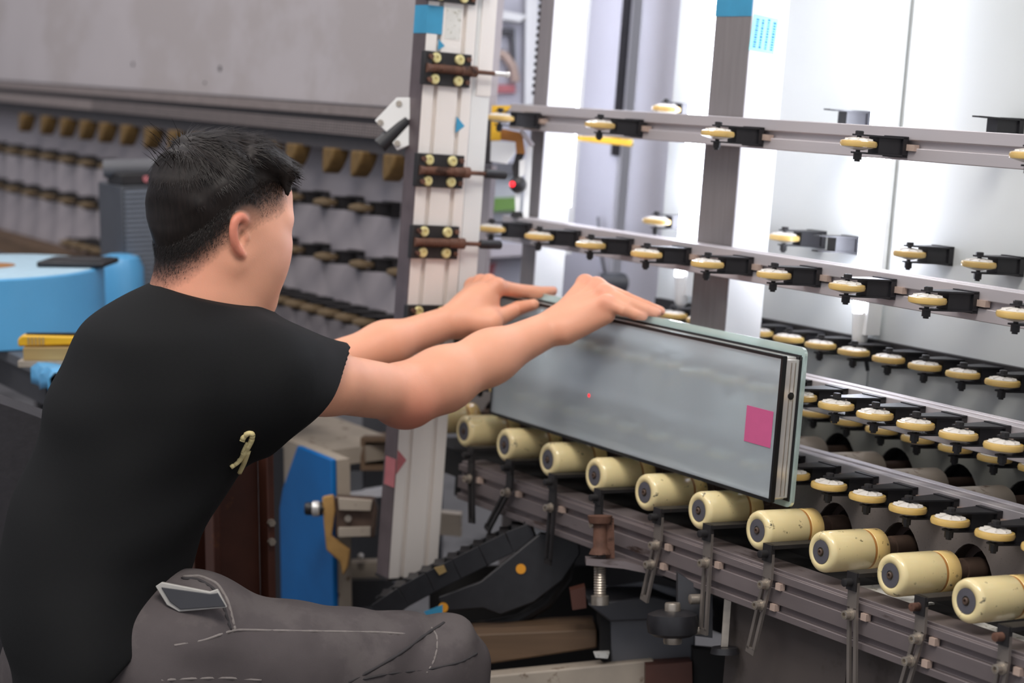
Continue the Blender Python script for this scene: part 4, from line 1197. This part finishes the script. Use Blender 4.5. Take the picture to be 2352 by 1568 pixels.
# colours of the skin
SK = np.array(srgb(236, 170, 138)[:3]); RED = np.array(srgb(214, 120, 98)[:3]); PINK = np.array(srgb(238, 186, 172)[:3]); STUB = np.array(srgb(46, 34, 28)[:3])


def hairline(x):   # height of the edge of the long hair, by forward position
    return np.interp(x, [-.12, -.085, -.055, -.02, .02, .05, .075, .12], [-.088, -.074, -.046, -.004, .022, .034, .048, .060])


def skin_colour(V):
    c = np.tile(SK, (len(V), 1))
    def blend(mask, col):
        nonlocal c
        c = c * (1 - mask[:, None]) + col * mask[:, None]
    g = lambda p_, r: np.exp(-np.sum((V - p_) ** 2, 1) / r ** 2)
    blend(.75 * np.clip(g(at(945, 955, 2.80), .045), 0, 1), RED)
    for k_ in KR + KL: blend(.45 * g(k_, .014), RED)
    for f_ in FR + FL: blend(.5 * g(f_[-1], .010), PINK)
    q = (V - HC) @ HA.T
    nearhead = (np.linalg.norm(q, axis=1) < .17)
    blend(.55 * np.clip(g(at(430, 625, 2.60), .05), 0, 1), RED)
    ear_m = np.clip((np.abs(q[:, 1]) - .0765) / .006, 0, 1) * nearhead * (q[:, 2] < .02)
    blend(.7 * ear_m, RED)
    blend(.45 * np.clip(g(hd(.055, -.045, -.045), .035), 0, 1), PINK)
    hl_ = hairline(q[:, 0])
    st = np.clip((q[:, 2] - (hl_ - .046)) / .052, 0, 1) * nearhead * np.clip((.066 - q[:, 0]) / .012, 0, 1)
    st = np.clip(st + .03 * rng.normal(size=len(V)) * (st > 0) * (st < 1), 0, 1)
    st = (1 - (1 - st) ** 2.2) * (1 - ear_m)
    blend(.985 * st, STUB)
    lip = np.clip(1 - np.abs(q[:, 2] + .086) / .010, 0, 1) * (q[:, 0] > .075) * (np.abs(q[:, 1]) < .025) * nearhead
    blend(.6 * lip, RED)
    return c


def tone_mat(name, rough, sss, bump):
    m = bpy.data.materials.new(name); m.use_nodes = True
    N = m.node_tree.nodes; L = m.node_tree.links; b = N['Principled BSDF']
    a = N.new('ShaderNodeAttribute'); a.attribute_name = 'tone'
    n = N.new('ShaderNodeTexNoise'); n.inputs['Scale'].default_value = 28; n.inputs['Detail'].default_value = 4
    tc = N.new('ShaderNodeTexCoord'); L.new(tc.outputs['Object'], n.inputs['Vector'])
    hs_ = N.new('ShaderNodeHueSaturation')
    mr = N.new('ShaderNodeMapRange'); mr.inputs[3].default_value = .92; mr.inputs[4].default_value = 1.07
    L.new(n.outputs['Fac'], mr.inputs[0]); L.new(mr.outputs[0], hs_.inputs['Value']); L.new(a.outputs['Color'], hs_.inputs['Color'])
    L.new(hs_.outputs[0], b.inputs['Base Color'])
    b.inputs['Roughness'].default_value = rough; b.inputs['Subsurface Weight'].default_value = sss
    b.inputs['Subsurface Radius'].default_value = (1., .4, .25); b.inputs['Subsurface Scale'].default_value = .006
    n2 = N.new('ShaderNodeTexNoise'); n2.inputs['Scale'].default_value = 600; L.new(tc.outputs['Object'], n2.inputs['Vector'])
    bp = N.new('ShaderNodeBump'); bp.inputs['Strength'].default_value = bump; bp.inputs['Distance'].default_value = .001
    L.new(n2.outputs['Fac'], bp.inputs['Height']); L.new(bp.outputs[0], b.inputs['Normal'])
    return m


M['skin'] = tone_mat('skin', .48, .25, .12)
M['hair'] = mat('black_brown_hair', srgb(30, 23, 20), .5, 0, .35, 260, stretch=(1, 1, .12), spec=.28)
M['shirt'] = mat('black_cotton', srgb(15, 15, 16), .85, 0, .08, 300, bump=.1, bscale=900, spec=.25)
M['jeans'] = mat('washed_black_denim', srgb(87, 80, 80), .85, 0, .10, 18, dirt=srgb(95, 88, 87), dirt_amt=.46, dirt_scale=9, bump=.15, bscale=900, spec=.2)
M['stitch'] = mat('grey_stitching', srgb(128, 120, 116), .8, 0, .1, 200)
M['denim_dark'] = mat('dark_denim_rim_crease_shade', srgb(58, 54, 55), .85, 0, .1, 60)
M['wallet_rim'] = mat('pale_wallet_edge', srgb(176, 172, 166), .6, 0, .1, 60)
M['print'] = mat('cream_shirt_print', srgb(226, 208, 150), .7, 0, .05, 100)
M['eye'] = mat('eye_white', srgb(230, 226, 222), .2, 0, .02, 60)
M['iris'] = mat('dark_iris', srgb(30, 20, 16), .15, 0, .1, 60)

person = thing('person', 'young man in black T-shirt and grey jeans, seated, both hands on the glass panel', 'person',
               (pel[0], pel[1], 0))
PO = v3(pel[0], pel[1], 0)

bf = lambda p, c, R: field(body, p, c, R)
blo = np.min([o_[1].c - o_[1].R for o_ in body], 0) - .02; bhi = np.max([o_[1].c + o_[1].R for o_ in body], 0) + .02
V, Q = surface(bf, blo, bhi, .0023)
skin_o = sdf_obj('body', V - PO, Q, M['skin'], person, skin_colour(V))
skin_V, skin_Q = V, Q

for s_ in (-1, 1):
    e = MB().lathe([(.0105 * math.sin(math.radians(a_)), .0105 * -math.cos(math.radians(a_))) for a_ in range(4, 180, 11)], hd(.070, s_ * .031, -.031) - PO, fw, 16).obj('eye', M['eye'], person)
    MB().lathe([(.0052, .0092), (.004, .0100), (.001, .0106)], hd(.070, s_ * .031, -.031) - PO, fw, 14).obj('iris', M['iris'], e)
    MB().tube([hd(.080 - .010 * t_ ** 2, s_ * (.031 + .017 * t_), -.026 + .001 * (1 - t_ * t_)) - PO for t_ in np.linspace(-1, 1, 7)], .0022, 6).obj('eyelid', M['hair'], person)
    MB().tube([hd(.0855 - .014 * (t_ * .5 + .5) ** 2, s_ * (.031 + .021 * t_), -.006 + .002 * (1 - t_ * t_)) - PO for t_ in np.linspace(-1, 1, 7)], .0028, 6).obj('eyebrow', M['hair'], person)

M['nail'] = mat('pink_fingernail', srgb(240, 196, 184), .3, 0, .03, 60)
for f_ in FR + FL:
    t_ = f_[-1] - f_[-2]; t_ /= np.linalg.norm(t_); u_ = UZ - t_ * (UZ @ t_); u_ /= np.linalg.norm(u_)
    c_ = f_[-1] + t_ * .0005 + u_ * .0058
    nv = []; nf = []
    w_ = np.cross(t_, u_)
    for i in range(5):
        for j in range(5):
            x_, y_ = (i - 2) / 2, (j - 2) / 2
            nv.append(c_ + t_ * x_ * .0050 * (1 - .15 * y_ * y_) + w_ * y_ * .0042 - u_ * (.0016 * y_ * y_ + .0007 * x_ * x_) - PO)
    nf = [(i * 5 + j, (i + 1) * 5 + j, (i + 1) * 5 + j + 1, i * 5 + j + 1) for i in range(4) for j in range(4)]
    MB().add(nv, nf).obj('fingernail', M['nail'], person, sharp=None)

# ---- hair
skull = head[:3] + [NECK]


def hair_field(p, c, R):
    d = field(skull, p)
    q = (p - HC) @ HA.T
    e = q[:, 2] - hairline(q[:, 0])
    t_ = np.clip(e / .055, 0, 1)
    t_ = t_ * (.55 + .45 * np.clip((q[:, 2] + .03) / .06, 0, 1))
    th_ = -.0012 + .0120 * t_ + .006 * np.clip((q[:, 2] - .035) / .05, 0, 1) - .006 * np.clip(-e / .01, 0, 1)
    th_ += .0022 * np.sin(q[:, 0] * 120 + 40 * q[:, 1] + np.sin(q[:, 2] * 90) * 1.5) * t_
    d = d - th_
    fr = field(fringe, p)
    return smin(d, fr, .012)


fringe = []
for i, y_ in enumerate(np.linspace(-.056, .056, 9)):
    x_ = .053 - .35 * abs(y_)
    fringe.append(('u', RC(hd(x_ - .015, y_, .080 - 4 * y_ * y_), hd(x_ + .026, y_ - .006, .058 - 3 * y_ * y_), .013, .011), 0))
    fringe.append(('u', RC(hd(x_ + .026, y_ - .006, .058 - 3 * y_ * y_), hd(x_ + .036 - 3 * y_ * y_, y_ - .010, .020 + .006 * math.sin(i * 2.3)), .011, .003), .006))
V, Q = surface(hair_field, HC - .17, HC + .17, .0026)
hair_o = sdf_obj('hair', V - PO, Q, M['hair'], person)
# loose strands over the cap, growing away from the whorl
fV = V[Q].mean(1); nV = np.cross(V[Q[:, 2]] - V[Q[:, 0]], V[Q[:, 3]] - V[Q[:, 1]]); nV /= np.linalg.norm(nV, axis=1)[:, None] + 1e-12
qv = (fV - HC) @ HA.T
good = np.where(qv[:, 2] - hairline(qv[:, 0]) > -.002)[0]
pick = rng.choice(good, 9000)
whorl = hd(-.065, 0, .078)
sv, sf = [], []
for i in pick:
    p_ = fV[i]; n_ = nV[i]
    g = p_ - whorl; g -= n_ * (g @ n_); L_ = np.linalg.norm(g); g = g / (L_ + 1e-9) + .25 * rng.normal(size=3) - .15 * hu
    g -= n_ * (g @ n_); g /= np.linalg.norm(g) + 1e-9
    sd = np.cross(g, n_)
    up_ = np.clip(((p_ - HC) @ hu - .0) / .08, .08, 1)
    ln = rng.uniform(.014, .034) * (.35 + .65 * up_)
    wd = rng.uniform(.0004, .0009)
    lift = rng.uniform(.05, .32) * up_
    b0_ = len(sv)
    for t_ in (0, .5, 1.):
        c_ = p_ - n_ * .0015 + g * ln * t_ + n_ * ln * lift * (t_ - .55 * t_ * t_)
        w_ = wd * (1 - .85 * t_)
        sv += [c_ - sd * w_, c_ + sd * w_]
    sf += [(b0_, b0_ + 1, b0_ + 3, b0_ + 2), (b0_ + 2, b0_ + 3, b0_ + 5, b0_ + 4)]
for i in range(26):     # cowlick sticking up at the back of the crown
    p_ = hd(-.085 + rng.uniform(-.012, .02), rng.uniform(-.05, .02), .060 + rng.uniform(-.02, .02))
    g = -fw * rng.uniform(.1, .7) + hu * rng.uniform(.6, 1.) - hl * rng.uniform(-.3, .5); g /= np.linalg.norm(g); sd = np.cross(g, HF); sd /= np.linalg.norm(sd)
    ln = rng.uniform(.018, .034); b0_ = len(sv)
    for t_ in (0, .5, 1.):
        c_ = p_ + g * ln * t_ - fw * .012 * t_ * t_; w_ = .0005 * (1 - .85 * t_); sv += [c_ - sd * w_, c_ + sd * w_]
    sf += [(b0_, b0_ + 1, b0_ + 3, b0_ + 2), (b0_ + 2, b0_ + 3, b0_ + 5, b0_ + 4)]
# clipped hair of the fade: short bristles thinning out downwards
cQ = skin_V[skin_Q].mean(1); nQ = np.cross(skin_V[skin_Q[:, 2]] - skin_V[skin_Q[:, 0]], skin_V[skin_Q[:, 3]] - skin_V[skin_Q[:, 1]]); nQ /= np.linalg.norm(nQ, axis=1)[:, None] + 1e-12
qq = (cQ - HC) @ HA.T
ee = qq[:, 2] - hairline(qq[:, 0])
pr_ = np.clip((ee + .044) / .044, 0, 1) ** 1.7 * (ee < .02) * (np.linalg.norm(qq, axis=1) < .16) * np.clip((.064 - qq[:, 0]) / .012, 0, 1) * ((np.abs(qq[:, 1]) < .076) | (qq[:, 2] > .01))
cand = np.where(pr_ > .02)[0]
pick = rng.choice(cand, 15000, p=pr_[cand] / pr_[cand].sum())
for i in pick:
    n_ = nQ[i]; p_ = cQ[i] + rng.normal(size=3) * .0008
    g = -hu - .5 * fw + .35 * rng.normal(size=3); g -= n_ * (g @ n_); g /= np.linalg.norm(g) + 1e-9; sd = np.cross(g, n_)
    ln = rng.uniform(.002, .005) * (.6 + .8 * pr_[i]); wd = rng.uniform(.00018, .00034); b0_ = len(sv)
    sv += [p_ - sd * wd, p_ + sd * wd, p_ + g * ln + n_ * (.0006 + .0018 * pr_[i])]
    sf += [(b0_, b0_ + 1, b0_ + 2)]
so = MB().add(np.array(sv) - PO, sf).obj('hair_strands', M['hair'], hair_o, sharp=None); so['kind'] = 'stuff'

# ---- shirt
def stn(y, xl, xr, z, dep):
    a, b = at(xl, y, z), at(xr, y, z)
    return ((a + b) / 2, np.linalg.norm(a - b) / 2, dep)


torso = LOFT([stn(625, 385, 566, 2.625, .060), stn(645, 368, 572, 2.63, .070), stn(664, 300, 578, 2.63, .10), stn(695, 248, 596, 2.63, .135), stn(730, 198, 625, 2.63, .165), stn(790, 158, 650, 2.63, .18), stn(870, 128, 640, 2.62, .185),
              stn(960, 104, 600, 2.61, .18), stn(1050, 68, 562, 2.60, .172), stn(1150, 28, 512, 2.58, .168), stn(1250, 2, 456, 2.57, .172), stn(1340, 4, 428, 2.56, .185),
              stn(1430, 24, 420, 2.55, .195), stn(1540, 56, 415, 2.54, .20), stn(1640, 80, 410, 2.53, .20), stn(1760, 100, 410, 2.53, .20)], top=at(470, 626, 2.63)[2])
COLLAR = PLANE(at(470, 664, 2.63), UZ + .24 * HR)
hemR = at(735, 898, 2.665)
armd = elR - shR
hemL = shL + (elL - shL) * .26


cuff_n = np.cross(at(632, 985, 2.66) - at(800, 815, 2.68), HF - .2 * HR)
if cuff_n @ armd < 0: cuff_n = -cuff_n
CUFF = PLANE(at(782, 824, 2.67), cuff_n)


def folds(p):
    q = p - at(500, 900, 2.5)
    s1 = q @ (UZ * .8 + HR * .6); s2 = q @ (HR * .7 - UZ * .7); s3 = q @ HF
    w_ = .0022 * np.sin(s1 * 46 + 1.6 * np.sin(s2 * 17) + 6 * s3) + .0016 * np.sin(s2 * 61 + 2 * np.sin(s1 * 21) + 9 * s3)
    lo = np.clip((at(300, 1150, 2.5)[2] - p[:, 2]) / .12, 0, 1)
    w_ += lo * .004 * np.sin(s1 * 34 + 2 * np.sin(s2 * 12))
    return w_


hem_n = np.cross(at(255, 1568, 2.4) - at(412, 1398, 2.4), at(412, 1398, 2.7) - at(412, 1398, 2.4))
if hem_n @ UZ > 0: hem_n = -hem_n
HEM = PLANE(at(412, 1398, 2.45), hem_n)


def shirt_field(p, c, R):
    d = torso(p)
    e = np.maximum(RC(shR - armd * .05, shR + armd * .75, .082, .066)(p), CUFF(p))
    d = smin(d, e, .05)
    e = np.maximum(RC(shL, elL, .072, .060)(p), PLANE(hemL, elL - shL)(p))
    d = smin(d, e, .05)
    d = smin(d, RC(shR, shL, .060, .060)(p), .05)
    d = d + folds(p)
    return np.maximum(np.maximum(d, HEM(p)), np.where(np.linalg.norm((p - at(474, 664, 2.63)) * v3(1, 1, 0), axis=1) < .12, COLLAR(p), -1))


V, Q = surface(shirt_field, at(0, 640, 2.5) - v3(.40, .40, .95), at(800, 640, 2.9) + v3(.4, .3, .12), .0042)
shirt_o = sdf_obj('t_shirt', V - PO, Q, M['shirt'], person)


def hit(fn, px, py, z0=2.0, z1=3.2, lift=0.):
    """first point of a surface along the line of sight"""
    zs = np.linspace(z0, z1, 400); P_ = np.array([at(px, py, z_) for z_ in zs]); d = fn(P_, None, None)
    i = np.argmax(d < lift) if (d < lift).any() else int(np.argmin(d))
    return P_[i]


def ribbon(name, fn, px_pts, r, m, parent, n=6, dens=6, lift=.0005):
    P_ = np.array(px_pts, float); t_ = np.linspace(0, len(P_) - 1, (len(P_) - 1) * dens + 1)
    X_ = np.interp(t_, np.arange(len(P_)), P_[:, 0]); Y_ = np.interp(t_, np.arange(len(P_)), P_[:, 1])
    k_ = np.array([1, 2, 3, 2, 1.]) / 9
    if len(X_) > 8:
        X_[2:-2] = np.convolve(X_, k_, 'valid'); Y_[2:-2] = np.convolve(Y_, k_, 'valid')
    pts = np.array([hit(fn, x, y, lift=lift) for x, y in zip(X_, Y_)])
    return MB().tube(pts - PO, r, n).obj(name, m, parent, sharp=None)


# neck rib and printed mark
ring_c = at(474, 665, 2.63)
MB().tube([ring_c - PO + .0655 * math.cos(g) * HR + .068 * math.sin(g) * HF + UZ * (.000 - .24 * .0655 * math.cos(g)) for g in np.linspace(0, 2 * math.pi, 40)], .0055, 8).obj('neck_rib', M['shirt'], shirt_o, sharp=None)
ribbon('shirt_print', shirt_field, [(556, 1014), (560, 1002), (572, 993), (581, 997), (578, 1012), (566, 1034), (548, 1060), (530, 1072)], .0038, M['print'], shirt_o, lift=.001)
ribbon('shirt_print', shirt_field, [(568, 1016), (558, 1036), (556, 1046)], .0024, M['print'], shirt_o, lift=.001)
ribbon('shirt_print', shirt_field, [(570, 1036), (562, 1060), (550, 1084)], .0038, M['print'], shirt_o, lift=.001)

# ---- jeans
lat = hf * 0 + (math.cos(math.radians(30)) * -HF + math.sin(math.radians(30)) * HR)      # towards his right side
fwl = math.cos(math.radians(28)) * HR + math.sin(math.radians(28)) * HF
hipL = hipR - lat * .18 - UZ * .02
knL = knR - lat * .20 - UZ * .035 - fwl * .10
anR = v3(knR[0], knR[1], 0) + fwl * .02 + UZ * .10
anL = v3(knL[0], knL[1], 0) + fwl * .10 + UZ * .10


def jeans_field(p, c, R):
    d = RC(hipR, knR, .105, .066)(p)
    d = smin(d, RC(knR, anR, .064, .052)(p), .03)
    e = RC(hipL, knL, .108, .066)(p)
    e = smin(e, RC(knL, anL, .064, .052)(p), .03)
    d = smin(d, e, .01)
    d = smin(d, EL(pel + UZ * -.02 , (.13, .13, .11))(p), .05)
    d = smin(d, EL(at(440, 1440, 2.52), (.07, .07, .068))(p), .05)
    q = p - knR
    kk = np.exp(-np.sum(q * q, 1) / .13 ** 2)
    s1 = q @ fwl; s2 = q @ UZ
    d = d + kk * .0045 * np.sin(s1 * 60 - s2 * 75 + 1.2 * np.sin(s2 * 40)) + .0012 * np.sin(s1 * 40 + 2 * np.sin(s2 * 30))
    d = d + .003 * np.exp(-((p - at(470, 1420, 2.4)) ** 2).sum(1) / .08 ** 2) * np.sin(s2 * 90 + s1 * 30)
    return np.maximum(np.maximum(d, .085 - p[:, 2]), p[:, 2] - at(300, 1370, 2.5)[2] if False else d)


V, Q = surface(jeans_field, np.minimum(np.minimum(pel, anL), anR) - v3(.3, .3, .15), np.maximum(np.maximum(knR, knL), pel) + v3(.2, .2, .16), .0042)
jeans_o = sdf_obj('jeans', V - PO, Q, M['jeans'], person)
ribbon('side_seam', jeans_field, [(400, 1482), (470, 1470), (520, 1452), (545, 1446), (640, 1448), (760, 1450), (880, 1452), (930, 1456)], .0018, M['stitch'], jeans_o)
ribbon('pocket_rim', jeans_field, [(418, 1328), (455, 1330), (490, 1350), (512, 1385), (522, 1420), (530, 1446)], .0022, M['denim_dark'], jeans_o)
ribbon('pocket_rim', jeans_field, [(420, 1324), (460, 1322), (500, 1340), (524, 1380), (536, 1430), (540, 1446)], .0022, M['stitch'], jeans_o)
ribbon('knee_seam', jeans_field, [(990, 1440), (1004, 1460), (1004, 1490), (996, 1520), (980, 1545)], .0016, M['stitch'], jeans_o)
ribbon('knee_crease_shade', jeans_field, [(800, 1567), (860, 1535), (920, 1500), (980, 1455), (1020, 1430)], .0022, M['denim_dark'], jeans_o)  # darker lines paint the shade in the creases at the knee
ribbon('knee_crease_shade', jeans_field, [(830, 1560), (900, 1545), (980, 1538), (1060, 1520), (1095, 1500)], .0018, M['denim_dark'], jeans_o)
ribbon('thigh_seam', jeans_field, [(370, 1562), (440, 1558), (520, 1556), (600, 1562)], .0018, M['stitch'], jeans_o)
for nm, an in (('shoe', anR), ('shoe', anL)):
    f0 = v3(an[0], an[1], 0)
    sh = lambda p, c, R, f0=f0: np.maximum(smin(smin(EL(f0 + fwl * .03 + UZ * .03, (.055, .055, .05))(p), EL(f0 + fwl * .12 + UZ * .025, (.06, .06, .045))(p), .05), RC(f0 + UZ * .04, f0 + UZ * .11, .045, .042)(p), .03), .002 - p[:, 2])
    V, Q = surface(sh, f0 - v3(.12, .12, .02), f0 + v3(.22, .22, .16), .006)
    sdf_obj(nm, V - PO, Q, M['black'], person)

# thing in the pocket
w0 = hit(jeans_field, 470, 1375, lift=.004)
wz = (np.linalg.inv(RW) @ (w0 - CAM))[2] - .012
t = thing('wallet', 'dark grey wallet with pale edges sticking out of the jeans pocket', 'wallet', at(440, 1370, wz))
k_ = facing(t); k_ = wz / FPX
MB().prism(pl(440, 1370, (358, 1345), (372, 1336), (482, 1358), (500, 1352), (522, 1394), (412, 1404), (384, 1388)), 1, -.004, .004).obj('wallet_cover', M['wallet_rim'], t, bevel=.001)
MB().prism(pl(440, 1370, (372, 1347), (484, 1362), (502, 1360), (520, 1391), (416, 1398), (392, 1380)), 1, -.006, -.004).obj('wallet_face', M['grey_dark'], t, bevel=.0008)

# stool with backrest
st_z = pel[2] - .135
t = thing('work_chair', 'dark charcoal chair back behind the worker, at the left edge', 'chair', (pel[0], pel[1], 0))
MB().lathe([(.18, st_z - .05), (.20, st_z - .04), (.205, st_z - .01), (.19, st_z)], (0, 0, 0), (0, 0, 1), 36).obj('seat', M['chair'], t)
MB().cyl((0, 0, .06), (0, 0, st_z - .05), .025).obj('chair_column', M['black_metal'], t)
for k in range(5):
    g = k * 2 * math.pi / 5
    MB().bar((0, 0, .07), (.27 * math.cos(g), .27 * math.sin(g), .045), .04, .03).obj('chair_foot', M['black_metal'], t)
    MB().cyl((.27 * math.cos(g), .27 * math.sin(g) - .01, .025), (.27 * math.cos(g), .27 * math.sin(g) + .01, .025), .025).obj('chair_wheel', M['black'], t)
cbx = at(-60, 1250, 2.92) - v3(pel[0], pel[1], 0)
top = at(0, 800, 2.92)[2]
back = MB()
bw = []
for i in range(13):
    s_ = i / 12
    bw.append((cbx + HR * (-.30 + .44 * s_) - HF * .05 * math.sin(s_ * math.pi)))
for i in range(12):
    z0 = top - .10 * (i / 12) ** 2.2 * 1.1; z1 = top - .10 * ((i + 1) / 12) ** 2.2 * 1.1
    A_, B_ = bw[i], bw[i + 1]
    q = [v3(A_[0], A_[1], .30), v3(B_[0], B_[1], .30), v3(B_[0], B_[1], z1), v3(A_[0], A_[1], z0)]
    q += [x + HF * .05 for x in q]
    back.add(q, [(0, 1, 2, 3), (5, 4, 7, 6), (3, 2, 6, 7), (1, 0, 4, 5)] + ([(0, 3, 7, 4)] if i == 0 else []) + ([(1, 5, 6, 2)] if i == 11 else []))
back.obj('backrest', M['chair'], t)
MB().tube([(0, 0, st_z - .05), cbx * .5 + UZ * (.30 - .5 * cbx[2]), v3(cbx[0], cbx[1], .34)], .018).obj('back_support', M['black_metal'], t)
